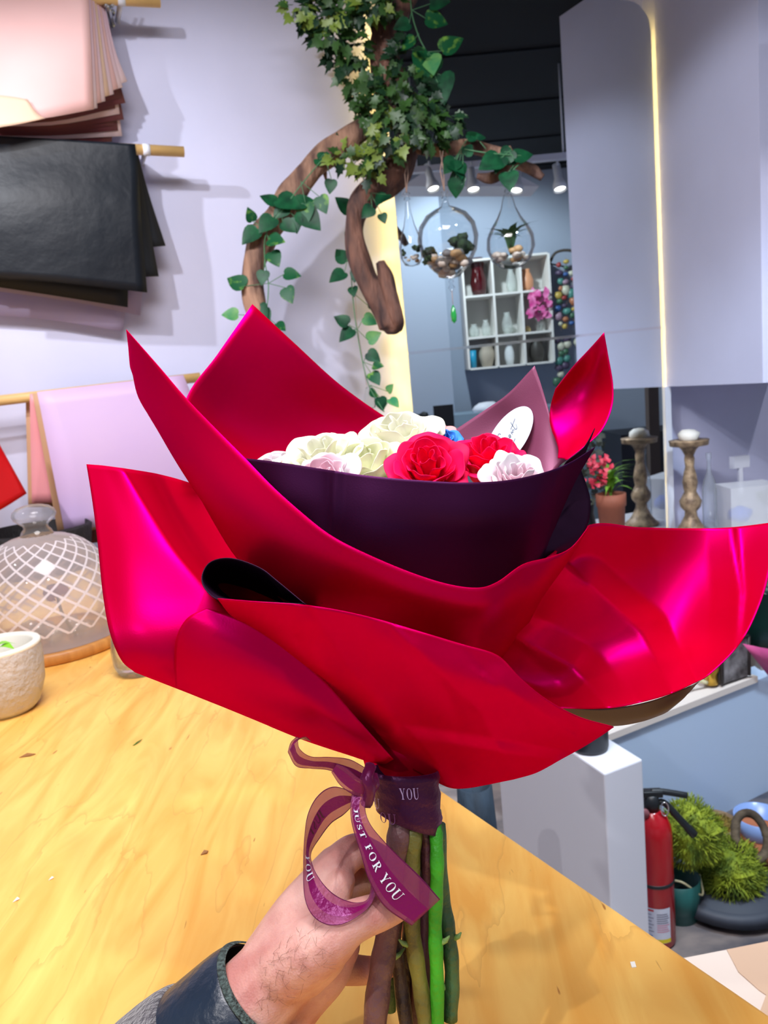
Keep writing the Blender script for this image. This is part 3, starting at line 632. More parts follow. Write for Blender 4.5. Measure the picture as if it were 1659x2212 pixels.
# ---------------- organza ribbon
def organza(name, col, alpha, rough=.3):
    m, n, l, b = nt(name); out = n['Material Output']
    b.inputs['Base Color'].default_value = col; b.inputs['Roughness'].default_value = rough; b.inputs['Sheen Weight'].default_value = .25; b.inputs['Sheen Tint'].default_value = (.9, .2, .8, 1); b.inputs['Specular IOR Level'].default_value = .6; b.inputs['Specular Tint'].default_value = (1, .45, .95, 1)
    tc = n.new('ShaderNodeTexCoord'); t = n.new('ShaderNodeTexNoise'); t.inputs['Scale'].default_value = 420; t.inputs['Detail'].default_value = 2; l.new(tc.outputs['Object'], t.inputs['Vector'])
    bp = n.new('ShaderNodeBump'); bp.inputs['Strength'].default_value = .5; bp.inputs['Distance'].default_value = .0008; l.new(t.outputs['Fac'], bp.inputs['Height']); l.new(bp.outputs[0], b.inputs['Normal'])
    tr = n.new('ShaderNodeBsdfTransparent'); tr.inputs['Color'].default_value = tuple(min(1, c * .3 + .62) for c in col[:3]) + (1,)
    mx = n.new('ShaderNodeMixShader'); mx.inputs['Fac'].default_value = alpha; l.new(tr.outputs[0], mx.inputs[1]); l.new(b.outputs[0], mx.inputs[2]); l.new(mx.outputs[0], out.inputs['Surface'])
    return m
M_rib = organza('satin_ribbon_band', srgb(118, 8, 78), .92, .3); M_rie = organza('sheer_ribbon_edge', srgb(170, 70, 120), .34)
M_hem = organza('ribbon_hem', srgb(90, 16, 60), .85); M_txt = mat('white_print', srgb(226, 236, 250), .5)
bow = bpy.data.objects.new('ribbon', None); C.objects.link(bow); bow.location = P(795, 1690, .48) - bq.location; bow.parent = bq; bow['label'] = 'sheer purple ribbon printed JUST FOR YOU in white'
def ribbon(L, Rt, e0=.25, e1=.75, txts=(), name='ribbon_loop', k=10, mats=None):
    """L, Rt: two edges as (px,py,d); optional prints: (text, centre, length, height, flip)"""
    a_ = spline([P(*p) for p in L], k); b_ = spline([P(*p) for p in Rt], k); n = len(a_)
    cs = [0, .03, e0 * .5, e0, e0 + (e1 - e0) * .33, e0 + (e1 - e0) * .66, e1, (1 + e1) / 2, .97, 1]
    vs = [a_[i].lerp(b_[i], c) for i in range(n) for c in cs]; m = len(cs)
    fs = []; mi = []
    for i in range(n - 1):
        for j in range(m - 1):
            fs.append((i * m + j, i * m + j + 1, (i + 1) * m + j + 1, (i + 1) * m + j)); mi.append(2 if j in (0, m - 2) else (0 if 3 <= j < 6 else 1))
    me = bpy.data.meshes.new(name); me.from_pydata([tuple(v) for v in vs], [], fs); me.update()
    for p, q in zip(me.polygons, mi): p.material_index = q
    o = link(name, me, mats or [M_rib, M_rie, M_hem], bow)
    s = o.modifiers.new('s', 'SOLIDIFY'); s.thickness = .0002
    # arc length along the middle
    mid = [a_[i].lerp(b_[i], .5) for i in range(n)]; S = [0]
    for i in range(1, n): S.append(S[-1] + (mid[i] - mid[i - 1]).length)
    for (txt, t0, ln, hh, flip, m_) in txts:
        v, f = serif_text(txt)
        x0 = min(p.x for p in v); x1 = max(p.x for p in v); y0 = min(p.y for p in v); y1 = max(p.y for p in v); out = []
        for p in v:
            s_ = (t0 + (p.x - x0) / (x1 - x0) * ln) * S[-1]; w = (e0 + e1) / 2 - ((p.y - y0) / (y1 - y0) - .5) * hh * flip
            i = max(k_ for k_ in range(n - 1) if S[k_] <= max(0, s_)); fr = (s_ - S[i]) / max(1e-9, S[i + 1] - S[i])
            q = a_[i].lerp(b_[i], w).lerp(a_[i + 1].lerp(b_[i + 1], w), fr)
            out.append(q - (q - EYE).normalized() * .0007)
        mesh('printed_words', out, f, m_, o, False, False)
    return o
M_txd = mat('print_seen_from_behind', srgb(70, 8, 30), .6)
# long tail with the full text
ribbon([(795, 1700, .478), (789, 1745, .472), (800, 1780, .467), (828, 1815, .464), (862, 1850, .462), (908, 1894, .460), (951, 1943, .459)],
       [(762, 1700, .478), (757, 1745, .470), (761, 1785, .465), (779, 1843, .461), (797, 1902, .458), (830, 1958, .457), (889, 2000, .457)],
       .40, .88, [('JUST FOR YOU', .15, .66, .27, 1, M_txt)], 'ribbon_tail')
# big hanging loop
ribbon([(767, 1712, .478), (721, 1699, .476), (687, 1718, .474), (665, 1758, .471), (657, 1812, .467), (655, 1873, .461), (657, 1934, .456), (672, 1974, .452), (701, 1996, .450), (738, 1997, .450), (775, 1978, .453), (800, 1955, .458), (815, 1920, .466), (812, 1880, .474)],
       [(767, 1735, .480), (742, 1760, .480), (716, 1778, .479), (694, 1806, .477), (672, 1842, .474), (676, 1872, .470), (690, 1898, .465), (708, 1920, .462), (728, 1936, .461), (750, 1946, .461), (775, 1950, .463), (796, 1940, .466), (803, 1900, .474), (798, 1860, .480)],
       .34, .72, [('YOU', .37, .115, .55, -1, M_txt), ('JUST', .17, .11, .30, 1, M_txd)], 'ribbon_loop')
# upper left loop
ribbon([(792, 1660, .480), (755, 1640, .478), (712, 1635, .476), (672, 1634, .474), (648, 1618, .473), (643, 1597, .474)],
       [(790, 1700, .482), (755, 1688, .482), (715, 1665, .482), (674, 1660, .480), (640, 1655, .478), (622, 1625, .478)],
       .36, .8, [], 'ribbon_loop')
ribbon([(643, 1597, .474), (660, 1592, .480), (672, 1602, .487)], [(622, 1625, .478), (628, 1605, .486), (640, 1592, .492)], .2, .8, [], 'ribbon_loop')
# short second bow strand
ribbon([(800, 1692, .474), (775, 1680, .472), (750, 1660, .473), (728, 1650, .476)], [(790, 1725, .476), (762, 1716, .474), (735, 1696, .475), (716, 1668, .478)], .25, .8, [], 'ribbon_loop')
# knot
a = MB(); a.ball(P(798, 1690, .478), .0062, 14, (1, .8, 1.3), .3, 2); a.tube(spline([P(800, 1655, .482), P(792, 1680, .474), P(800, 1705, .474), P(790, 1735, .478)], 5), .0036, 8, wob=.4)
a.build('ribbon_knot', M_hem, bow)
# binding wound round the stems
rows = []
for t in range(9):
    f = t / 8; cx = 872 + 12 * f; cy = 1662 + 112 * f; rx = .0232 - .0012 * f + .0008 * math.sin(f * 19)
    rows.append([P(cx, cy, .508) + _R * math.cos(an) * rx + _F * (-math.sin(an)) * rx * .62 + _U * (-.004 * math.cos(an) * f * 2) for an in [2 * math.pi * q / 40 for q in range(40)]])
n_ = 40
M_bind = organza('wound_ribbon_binding', srgb(40, 6, 38), .97, .4)
bd = mesh('ribbon_binding', [p for r in rows for p in r], [(i * n_ + j, i * n_ + (j + 1) % n_, (i + 1) * n_ + (j + 1) % n_, (i + 1) * n_ + j) for i in range(8) for j in range(n_)], M_bind, bow)
s = bd.modifiers.new('s', 'SOLIDIFY'); s.thickness = .0006
def bind_text(txt, a0, a1, y0, hgt, m):
    v, f = serif_text(txt); x0 = min(p.x for p in v); x1 = max(p.x for p in v); ymin = min(p.y for p in v); ymax = max(p.y for p in v); out = []
    for p in v:
        u = (p.x - x0) / (x1 - x0); an = a0 + (a1 - a0) * u; f_ = y0 - (p.y - ymin) / (ymax - ymin) * hgt
        rx = .0232 + .0008
        out.append(P(872 + 12 * f_, 1662 + 112 * f_, .508) + _R * math.cos(an) * rx - _F * math.sin(an) * rx * .66)
    mesh('printed_words', out, f, m, bd, False, False)
M_txg = mat('faded_print', srgb(170, 150, 200), .5)
bind_text('YOU', math.radians(100), math.radians(70), .42, .22, M_txg)
bind_text('U', math.radians(154), math.radians(138), .66, .2, M_txg)
bind_text('OU', math.radians(140), math.radians(110), .90, .2, mat('fainter_print', srgb(120, 70, 130), .5))

# ---------------- hand and sleeve
def capsule_mesh(chains, n=14):
    a = MB()
    for ch in chains:
        pts = [P(x, y, d) for x, y, d, r in ch]; rr = [r / 1000 for _, _, _, r in ch]
        q = spline(pts, 6); R_ = interp(rr, 6); R_ = [max(.002, x) for x in R_]
        # rounded ends
        t0 = (q[1] - q[0]).normalized(); t1 = (q[-1] - q[-2]).normalized(); P0 = []; R0 = []
        for k in range(5): an = math.pi / 2 * (k / 5); P0.append(q[0] - t0 * R_[0] * math.cos(an)); R0.append(max(.0004, R_[0] * math.sin(an)))
        P1 = []; R1 = []
        for k in range(1, 6): an = math.pi / 2 * (k / 5); P1.append(q[-1] + t1 * R_[-1] * math.sin(an)); R1.append(max(.0004, R_[-1] * math.cos(an)))
        a.tube(P0 + q + P1, R0 + R_ + R1, n)
    return a
chains = [
    # forearm -> wrist -> palm (two parallel rods give an oval section)
    [(400, 2330, .47, 31), (520, 2190, .475, 28), (590, 2110, .478, 25), (650, 2050, .48, 24), (700, 1990, .487, 20)],
    [(430, 2370, .49, 30), (560, 2230, .495, 27), (630, 2140, .495, 24), (690, 2080, .497, 22), (720, 2040, .50, 18)],
    # back of the hand towards the knuckles
    [(600, 2080, .485, 24), (650, 1985, .492, 20), (690, 1920, .500, 16), (722, 1872, .508, 13)],
    [(620, 2080, .495, 24), (680, 1990, .505, 18), (720, 1930, .515, 14)],
    [(630, 2110, .50, 22), (690, 2040, .512, 17), (725, 2000, .522, 13)],
    [(640, 2140, .50, 20), (700, 2085, .512, 15), (730, 2060, .518, 12)],
    # thenar mass and thumb
    [(620, 2090, .470, 20), (670, 2055, .465, 19), (715, 2025, .463, 16.5), (750, 1998, .464, 13.5), (785, 1982, .468, 12), (820, 1970, .472, 11.2), (856, 1956, .477, 10), (874, 1950, .480, 8)],
    [(660, 2085, .472, 18), (700, 2060, .470, 15), (722, 2040, .470, 12)],
    # web between thumb and index
    [(690, 1995, .478, 13), (715, 1950, .486, 11), (735, 1905, .495, 10)],
    # index finger curling behind the stems
    [(705, 1900, .503, 13), (735, 1862, .507, 12.2), (768, 1838, .515, 11.4), (800, 1845, .530, 10), (835, 1862, .547, 9.2), (870, 1880, .553, 8.2), (900, 1892, .552, 7)],
    # middle finger
    [(715, 1945, .517, 13), (755, 1905, .532, 11.5), (800, 1905, .552, 10), (845, 1920, .565, 9.2), (890, 1935, .566, 8)],
    # ring finger
    [(725, 2005, .525, 12.5), (765, 1985, .545, 11), (810, 1985, .560, 9.8), (855, 1995, .566, 9), (895, 2005, .562, 7.5)],
    # little finger: shows below the thumb and its tip between the stems
    [(710, 2085, .510, 12), (745, 2092, .518, 10.5), (780, 2096, .524, 9.4), (812, 2094, .522, 8.4), (838, 2088, .514, 7.4), (846, 2084, .511, 6.2)],
]
def skin_mat():
    m, n, l, b = nt('skin')
    b.inputs['Roughness'].default_value = .48; b.inputs['Subsurface Weight'].default_value = .25; b.inputs['Subsurface Radius'].default_value = (.01, .004, .002); b.inputs['Subsurface Scale'].default_value = .6
    tc = n.new('ShaderNodeTexCoord'); t = n.new('ShaderNodeTexNoise'); t.inputs['Scale'].default_value = 38; t.inputs['Detail'].default_value = 4; l.new(tc.outputs['Object'], t.inputs['Vector'])
    r = n.new('ShaderNodeValToRGB'); e = r.color_ramp.elements; e[0].position = .32; e[0].color = srgb(190, 126, 118); e[1].position = .66; e[1].color = srgb(224, 176, 164); l.new(t.outputs['Fac'], r.inputs['Fac']); l.new(r.outputs[0], b.inputs['Base Color'])
    v = n.new('ShaderNodeTexVoronoi'); v.inputs['Scale'].default_value = 700; l.new(tc.outputs['Object'], v.inputs['Vector'])
    t2 = n.new('ShaderNodeTexNoise'); t2.inputs['Scale'].default_value = 90; t2.inputs['Detail'].default_value = 5; l.new(tc.outputs['Object'], t2.inputs['Vector'])
    ad = n.new('ShaderNodeMath'); ad.operation = 'MULTIPLY_ADD'; ad.inputs[1].default_value = .25; l.new(v.outputs['Distance'], ad.inputs[0]); l.new(t2.outputs['Fac'], ad.inputs[2])
    bp = n.new('ShaderNodeBump'); bp.inputs['Strength'].default_value = .35; bp.inputs['Distance'].default_value = .002; l.new(ad.outputs[0], bp.inputs['Height']); l.new(bp.outputs[0], b.inputs['Normal'])
    return m
person = capsule_mesh(chains).build('person', skin_mat(), fix=True)
r_ = person.modifiers.new('r', 'REMESH'); r_.mode = 'VOXEL'; r_.voxel_size = .0016; r_.use_smooth_shade = True
s_ = person.modifiers.new('s', 'SMOOTH'); s_.factor = .6; s_.iterations = 9
tag(person, 'person, only a left hand gripping the rose stems, in a dark sleeve', 'person')
# fine dark hair on the wrist, rooted on the skin
dg_ = bpy.context.evaluated_depsgraph_get(); dg_.update(); pe = person.evaluated_get(dg_); inv = person.matrix_world.inverted() if person.matrix_world != Matrix.Identity(4) else Matrix.Translation(-person.location)
a = MB(); rh = random.Random(5)
for k in range(90):
    x = rh.uniform(560, 700); y = 2150 - (x - 560) * .8 + rh.uniform(-70, 50); dr_ = ray(x, y)
    hit, loc, nm, _i = pe.ray_cast(inv @ EYE, dr_.normalized())
    if not hit: continue
    q = loc + person.location; nm = nm.normalized(); d = (_R * rh.uniform(-.3, 1) + _U * rh.uniform(-.4, 1)); d = (d - nm * d.dot(nm)).normalized(); ln = rh.uniform(.004, .009); sd = nm.cross(d) * rh.uniform(-.4, .4) * ln
    a.tube(spline([q - nm * .0005, q + d * ln * .4 + nm * .0008 + sd * .3, q + d * ln + nm * .0009 + sd], 3), [.00008] * 6 + [.00003], 3, cap=False)
if a.v: o = a.build('arm_hair', mat('dark_hair', srgb(130, 88, 74), .6), person, fix=False); o['kind'] = 'stuff'
# sleeve: knit outer sleeve and shiny dark lining cuff
def ring(cx, cy, d, rx, ry, ax, n=36, wob=0, seed=0):
    c = P(cx, cy, d); ax = ax.normalized(); x = ax.cross(_F).normalized(); y = ax.cross(x)
    return [c + x * math.cos(t) * rx * (1 + wob * noise.noise(Vector((math.cos(t), math.sin(t), seed)))) + y * math.sin(t) * ry for t in [2 * math.pi * k / n for k in range(n)]]
ax = P(600, 2105, .478) - P(400, 2330, .478)
M_cuff = mat('navy_cuff_lining', srgb(22, 36, 54), .35, var=.2, scale=30, bump=.2, bscale=80, spec=.6)
M_slv = mat('charcoal_wool_sleeve', srgb(74, 70, 78), .9, var=.4, scale=120, bump=.8, bscale=260, sheen=.5)
def loft(name, rings, m, par, th):
    n = len(rings[0]); o = mesh(name, [p for r in rings for p in r], [(i * n + j, i * n + (j + 1) % n, (i + 1) * n + (j + 1) % n, (i + 1) * n + j) for i in range(len(rings) - 1) for j in range(n)], m, par)
    s = o.modifiers.new('s', 'SOLIDIFY'); s.thickness = th; u = o.modifiers.new('u', 'SUBSURF'); u.levels = 1; u.render_levels = 1; return o
loft('jacket_cuff', [ring(568, 2138, .482, .0325, .034, ax, seed=1, wob=.03), ring(563, 2144, .482, .0355, .037, ax, wob=.03), ring(545, 2163, .482, .0385, .040, ax, wob=.05), ring(500, 2210, .482, .041, .042, ax, wob=.06, seed=2), ring(440, 2270, .482, .043, .043, ax, wob=.05, seed=3), ring(360, 2350, .482, .045, .045, ax)], M_cuff, person, .0015)
loft('sleeve', [ring(470, 2262, .482, .0455, .046, ax, wob=.05), ring(462, 2270, .482, .050, .049, ax, wob=.08), ring(420, 2310, .482, .053, .052, ax, wob=.1, seed=4), ring(330, 2400, .482, .056, .055, ax)], M_slv, person, .002)
# grey trim on the lower side of the cuff opening
loft('cuff_stitching', [ring(573, 2133, .482, .0322, .0335, ax, wob=.03, seed=1), ring(570, 2136, .482, .0345, .036, ax, wob=.03), ring(564, 2142, .482, .0362, .0378, ax, wob=.03)], mat('grey_green_overlock', srgb(96, 116, 112), .8, var=.8, scale=420, bump=.8, bscale=500), person, .0008)
# ---------------- paper display on the wall, left
M_dowel = mat('pale_dowel_wood', srgb(226, 184, 120), .5, var=.15, scale=10, stretch=(1, 1, 6))
M_met = mat('bracket_metal', srgb(170, 172, 178), .3, metal=.9)
def dowel(x0, y0, x1, y1, off, r, label):
    a = MB(); A, B = on_wall(x0, y0, off), on_wall(x1, y1, off); root = empty('wall_dowel', (A + B) / 2, label, 'dowel', 'dowels carrying wrapping paper on the wall')
    a.tube([A, B], r, 16); o = a.build('rod', M_dowel, root)
    q = B + (A - B).normalized() * .13
    b = MB(); b.tube([q - (B - A).normalized() * .012, q + (B - A).normalized() * .012], r * 1.12, 16); b.build('holder_ring', M_white, root)
    c = MB(); c.tube([q + NW * r, q + NW * off], r * .5, 10); c.build('holder_arm', M_white, root)
    return root
dowel(-160, -24, 345, 4, .16, .018, 'topmost pale wooden dowel, right end just in frame above the pink paper')
dowel(-160, 300, 397, 328, .16, .018, 'middle pale wooden dowel holding the black paper')
dowel(-160, 884, 432, 815, .13, .018, 'lowest pale wooden dowel holding the lilac paper')
# hinged metal bracket
br = empty('wall_bracket', on_wall(232, 30, .05), 'grey hinged metal bracket beside the pink paper stack, at the top', 'bracket')
a = MB()
for s_ in (-6, 8): a.tube([on_wall(233 + s_, 14, .16), on_wall(258 + s_, -20, .14)], .006, 6)
a.build('arm', M_met, br)
a = MB(); a.tube([on_wall(233, 12, .16), on_wall(238, 34, .10), on_wall(243, 52, .003)], .008, 8); a.build('hinge', M_met, br)
for y in (26, 54):
    a = MB(); a.tube([on_wall(243, y, .0), on_wall(243, y, .012)], .008, 10); a.build('screw', M_met, br)
def wsheet(name, rows, m, label, group, k=5, th=.0006, cat='paper sheet', bend=0):
    g = [spline([Vector(p) for p in r], k) for r in rows]
    cols = [spline([g[i][j] for i in range(len(g))], k) for j in range(len(g[0]))]
    G = [[on_wall(*cols[j][i]) for j in range(len(cols))] for i in range(len(cols[0]))]; nr, nc = len(G), len(G[0])
    o = mesh(name, [p for r in G for p in r], [(i * nc + j, i * nc + j + 1, (i + 1) * nc + j + 1, (i + 1) * nc + j) for i in range(nr - 1) for j in range(nc - 1)], m, None, True, False)
    s = o.modifiers.new('s', 'SOLIDIFY'); s.thickness = th; s.offset = 0
    return tag(o, label, cat, group)
def paper(name, c1, c2, rough=.45, tr=.2, bump=0):
    m = mat(name, srgb(*c1), rough, col2=srgb(*c2), scale=2.5, bump=bump, bscale=14); n = m.node_tree.nodes; l = m.node_tree.links
    t = n.new('ShaderNodeBsdfTranslucent'); t.inputs['Color'].default_value = srgb(*c1); mx = n.new('ShaderNodeMixShader'); mx.inputs['Fac'].default_value = tr
    l.new(n['Principled BSDF'].outputs[0], mx.inputs[1]); l.new(t.outputs[0], mx.inputs[2]); l.new(mx.outputs[0], n['Material Output'].inputs['Surface']); return m
M_pk = paper('blush_paper', (250, 208, 204), (246, 198, 192)); M_pk2 = paper('pale_lilac_pink_paper', (244, 206, 226), (250, 222, 220)); M_mv = paper('dusty_mauve_paper', (150, 84, 84), (120, 60, 70)); M_pch = paper('peach_edge_paper', (250, 220, 196), (246, 206, 176))
for k in range(9):      # mauve sheets below the pink ones
    y = 250 + k * 6.5; xr = 262 + 12 * math.sin(k * 2.1) - k * 1.2; of = .10 - .006 * k
    wsheet('wrapping_paper_sheet', [[(-60, -30, of), (100, -30, of), (215 - k, -30, of)], [(-60, 120, of + .03), (110, 118, of + .03), (238, 105, of + .02)], [(-60, y + 2, of + .04), (110, y - 2 + k, of + .045), (xr, y - 40 + k * 5.5, of + .03)]], M_mv if k % 4 != 3 else M_pk2,
           'dusty mauve paper sheet showing only its lower edge under the pink sheets', 'mauve sheets below the pink stack', 4)
for k in range(9):      # fanned pink sheets
    f = k / 8; of = .19 - .008 * k
    xr = 203 + 72 * f ** 1.1; yb = 236 - 60 * f + (5 if k % 2 else 0); xt = 190 + 28 * f
    lab = 'front blush pink paper sheet of the hanging stack' if k == 0 else 'blush pink paper sheet fanned out behind the front sheet of the stack'
    wsheet('wrapping_paper_sheet', [[(-60, -30, of), (90, -30, of), (xt, -30, of)], [(-60, 110, of + .03), (95, 112, of + .035), (xt + (xr - xt) * .5, 100, of + .02)], [(-60, 268, of + .06), (90, 256 - 2 * k, of + .07), (xr, yb, of + .03)]],
           (M_pk, M_pk2, M_pch)[(0, 1, 0, 1, 2, 1, 0, 1, 1)[k]], lab, None if k == 0 else 'pink sheets fanned behind the front one', 5)
wsheet('wrapping_paper_sheet', [[(-60, 200, .262), (20, 208, .262), (60, 215, .262)], [(-60, 240, .272), (30, 240, .272), (80, 244, .270)], [(-60, 282, .28), (20, 272, .28), (98, 256, .275)]], M_pch, 'peach edged sheet curling under the front pink sheet', None, 4)
M_bk = mat('black_satin_paper', srgb(26, 32, 40), .42, col2=srgb(16, 20, 28), scale=2, bump=.7, bscale=6, spec=.35)
M_bk2 = mat('black_matt_paper', srgb(18, 21, 28), .6)
GB = 'black sheets hanging behind the front one'
wsheet('wrapping_paper_sheet', [[(-60, 290, .184), (150, 302, .184), (292, 311, .182)], [(-60, 340, .19), (150, 346, .19), (300, 380, .175)], [(-60, 450, .21), (120, 455, .215), (306, 480, .19)], [(-60, 600, .20), (120, 610, .21), (318, 632, .19)]], M_bk, 'front sheet of black satin paper with creases on the middle dowel', None, 8)
wsheet('wrapping_paper_sheet', [[(-60, 296, .145), (150, 306, .145), (293, 313, .145)], [(-60, 450, .15), (150, 460, .15), (318, 460, .15)], [(-60, 600, .15), (150, 604, .15), (343, 597, .15)]], M_bk2, 'black paper sheet peeking out behind the front black sheet', GB, 6)
wsheet('wrapping_paper_sheet', [[(-60, 296, .135), (150, 306, .135), (293, 313, .135)], [(-60, 430, .13), (150, 430, .13), (322, 420, .13)], [(-60, 560, .13), (150, 550, .13), (358, 531, .13)]], M_bk2, 'black paper sheet peeking out behind the front black sheet', GB, 6)
wsheet('wrapping_paper_sheet', [[(-60, 300, .125), (120, 306, .125), (280, 313, .125)], [(-60, 450, .12), (120, 470, .12), (279, 480, .12)], [(-60, 612, .12), (100, 636, .12), (276, 664, .12)]], M_bk2, 'black paper sheet hanging lowest behind the front black sheet', GB, 6)
M_shp = paper('sheer_lilac_film', (206, 196, 226), (200, 186, 214), .6, .4)
wsheet('wrapping_paper_sheet', [[(-60, 320, .07), (150, 320, .07), (300, 330, .07)], [(-60, 500, .06), (150, 500, .06), (320, 480, .06)], [(-60, 622, .06), (150, 650, .06), (303, 682, .06)]], M_shp, 'sheer lilac sheet hanging behind the black sheets, upper one', None, 5)
wsheet('wrapping_paper_sheet', [[(-60, 320, .06), (150, 320, .06), (300, 330, .06)], [(-60, 500, .05), (150, 520, .05), (290, 520, .05)], [(-60, 678, .05), (100, 690, .05), (265, 716, .05)]], M_shp, 'sheer lilac sheet hanging behind the black sheets, longest one', None, 5)
M_lil = paper('lilac_paper', (228, 196, 232), (222, 190, 234), .5, .15); M_kr = paper('kraft_back', (222, 176, 140), (206, 160, 124)); M_pk3 = paper('salmon_paper', (246, 172, 180), (244, 160, 166))
def lsheet(dx, dy, m, label, tl, tr, bl, br_, of):
    tf = .156 if of > .18 else (.150 if of > .115 else .09)
    return wsheet('wrapping_paper_sheet', [[(tl[0], tl[1], tf), ((tl[0] + tr[0]) / 2, (tl[1] + tr[1]) / 2, tf), (tr[0], tr[1], tf)],
        [((tl[0] + bl[0]) / 2, (tl[1] + bl[1]) / 2, of), ((tl[0] + br_[0]) / 2 + 60, (tl[1] + br_[1]) / 2, of), ((tr[0] + br_[0]) / 2, (tr[1] + br_[1]) / 2, of)],
        [(bl[0], bl[1], of), ((bl[0] + br_[0]) / 2, (bl[1] + br_[1]) / 2, of), (br_[0], br_[1], of)]], m, label, None, 5)
lsheet(0, 0, M_kr, 'kraft brown backed sheet edge behind the lilac sheet', (70, 850), (392, 812), (126, 1156), (500, 1100), .165)
lsheet(0, 0, M_lil, 'large lilac paper sheet hanging from the lowest dowel', (80, 847), (396, 810), (140, 1150), (510, 1085), .19)
lsheet(0, 0, M_kr, 'kraft brown edge of the salmon pink sheet', (55, 852), (120, 845), (61, 1096), (160, 1094), .11)
lsheet(0, 0, M_pk3, 'salmon pink paper sheet left of the lilac sheet', (64, 851), (118, 846), (69, 1087), (160, 1085), .125)
lsheet(0, 0, M_mv, 'mauve paper sheet hanging lower behind the lilac sheet', (150, 840), (390, 815), (186, 1176), (470, 1120), .10)
M_rs = paper('signal_red_paper', (236, 0, 10), (200, 0, 10), .4)
o = wsheet('wrapping_paper_sheet', [[(-60, 850, .34), (-30, 900, .33), (-2, 958, .32)], [(-60, 960, .36), (-20, 1000, .35), (28, 1012, .33)], [(-60, 1130, .38), (0, 1102, .37), (58, 1066, .34)]], M_rs, 'bright red paper corner at the left edge of the picture', None, 6)
# dark basket behind the dome, standing at the wall end of the table
a = MB(); bc = on_z(70, 1250, TZ); 
a.lathe([(.10, 0), (.16, .0), (.185, .14), (.175, .15), (.155, .02), (.0, .015)], (bc.x - .02, bc.y + .12, TZ), 28)
o = a.build('basket', mat('dark_wicker', srgb(30, 26, 28), .7, var=.5, scale=60, bump=.8, bscale=80)); tag(o, 'dark low basket at the wall end of the table, behind the glass dome', 'basket')
# ---------------- glass dome
dc = on_z(62, 1440, TZ); dc.z = TZ
k_ = P(228, 1300, 1).x
dist = (dc - EYE).length; Rb = 205 / 1660 * (dc - EYE).dot(_F)
Rd = 160 / 1660 * (dc - EYE).dot(_F)
dome = empty('glass_dome', dc, 'cut-glass bell dome with round knob on a wooden base, dried rose inside', 'dome')
dc2 = dc + Vector((0, Rd * .9, 0))
dome.location = dc2
a = MB(); a.lathe([(0, 0), (Rd * 1.04, 0), (Rd * 1.07, .004), (Rd * 1.07, .022), (Rd * 1.04, .026), (Rd * .97, .026), (Rd * .95, .022), (0, .022)], dc2, 64)
a.build('wooden_base', mat('bamboo_base', srgb(206, 144, 74), .45, col2=srgb(172, 112, 56), scale=5, stretch=(1, 12, 1)), dome)
def lattice_glass():
    m, n, l, b = nt('cut_glass'); n.remove(b); out = n['Material Output']
    tr = n.new('ShaderNodeBsdfTransparent'); gl = n.new('ShaderNodeBsdfGlossy'); gl.inputs['Roughness'].default_value = .04
    lw = n.new('ShaderNodeLayerWeight'); lw.inputs['Blend'].default_value = .3
    mx = n.new('ShaderNodeMixShader'); ad = n.new('ShaderNodeMath'); ad.operation = 'MULTIPLY_ADD'; ad.inputs[1].default_value = .5; ad.inputs[2].default_value = .05
    l.new(lw.outputs['Fresnel'], ad.inputs[0]); l.new(ad.outputs[0], mx.inputs[0]); l.new(tr.outputs[0], mx.inputs[1]); l.new(gl.outputs[0], mx.inputs[2])
    uv = n.new('ShaderNodeUVMap'); sp = n.new('ShaderNodeSeparateXYZ'); l.new(uv.outputs[0], sp.inputs[0])
    def line(sign):
        a1 = n.new('ShaderNodeMath'); a1.operation = 'MULTIPLY_ADD'; a1.inputs[1].default_value = sign; l.new(sp.outputs['X'], a1.inputs[0]); l.new(sp.outputs['Y'], a1.inputs[2])
        f = n.new('ShaderNodeMath'); f.operation = 'PINGPONG'; f.inputs[1].default_value = .5; l.new(a1.outputs[0], f.inputs[0])
        c = n.new('ShaderNodeMath'); c.operation = 'LESS_THAN'; c.inputs[1].default_value = .085; l.new(f.outputs[0], c.inputs[0]); return c
    c1, c2 = line(1), line(-1); m1 = n.new('ShaderNodeMath'); m1.operation = 'MAXIMUM'; l.new(c1.outputs[0], m1.inputs[0]); l.new(c2.outputs[0], m1.inputs[1])
    g1 = n.new('ShaderNodeMath'); g1.operation = 'GREATER_THAN'; g1.inputs[1].default_value = 0; l.new(sp.outputs['Y'], g1.inputs[0])
    g2 = n.new('ShaderNodeMath'); g2.operation = 'LESS_THAN'; g2.inputs[1].default_value = 6; l.new(sp.outputs['Y'], g2.inputs[0])
    mm = n.new('ShaderNodeMath'); mm.operation = 'MULTIPLY'; l.new(m1.outputs[0], mm.inputs[0]); l.new(g1.outputs[0], mm.inputs[1])
    m3 = n.new('ShaderNodeMath'); m3.operation = 'MULTIPLY'; l.new(mm.outputs[0], m3.inputs[0]); l.new(g2.outputs[0], m3.inputs[1])
    m4 = n.new('ShaderNodeMath'); m4.operation = 'MULTIPLY_ADD'; m4.inputs[1].default_value = .55; m4.inputs[2].default_value = .3; l.new(m3.outputs[0], m4.inputs[0])
    df = n.new('ShaderNodeBsdfDiffuse'); df.inputs['Color'].default_value = srgb(236, 226, 230)
    m5 = n.new('ShaderNodeMixShader'); l.new(m4.outputs[0], m5.inputs[0]); l.new(mx.outputs[0], m5.inputs[1]); l.new(df.outputs[0], m5.inputs[2]); l.new(m5.outputs[0], out.inputs['Surface'])
    return m
HD = .235 * Rd / .16
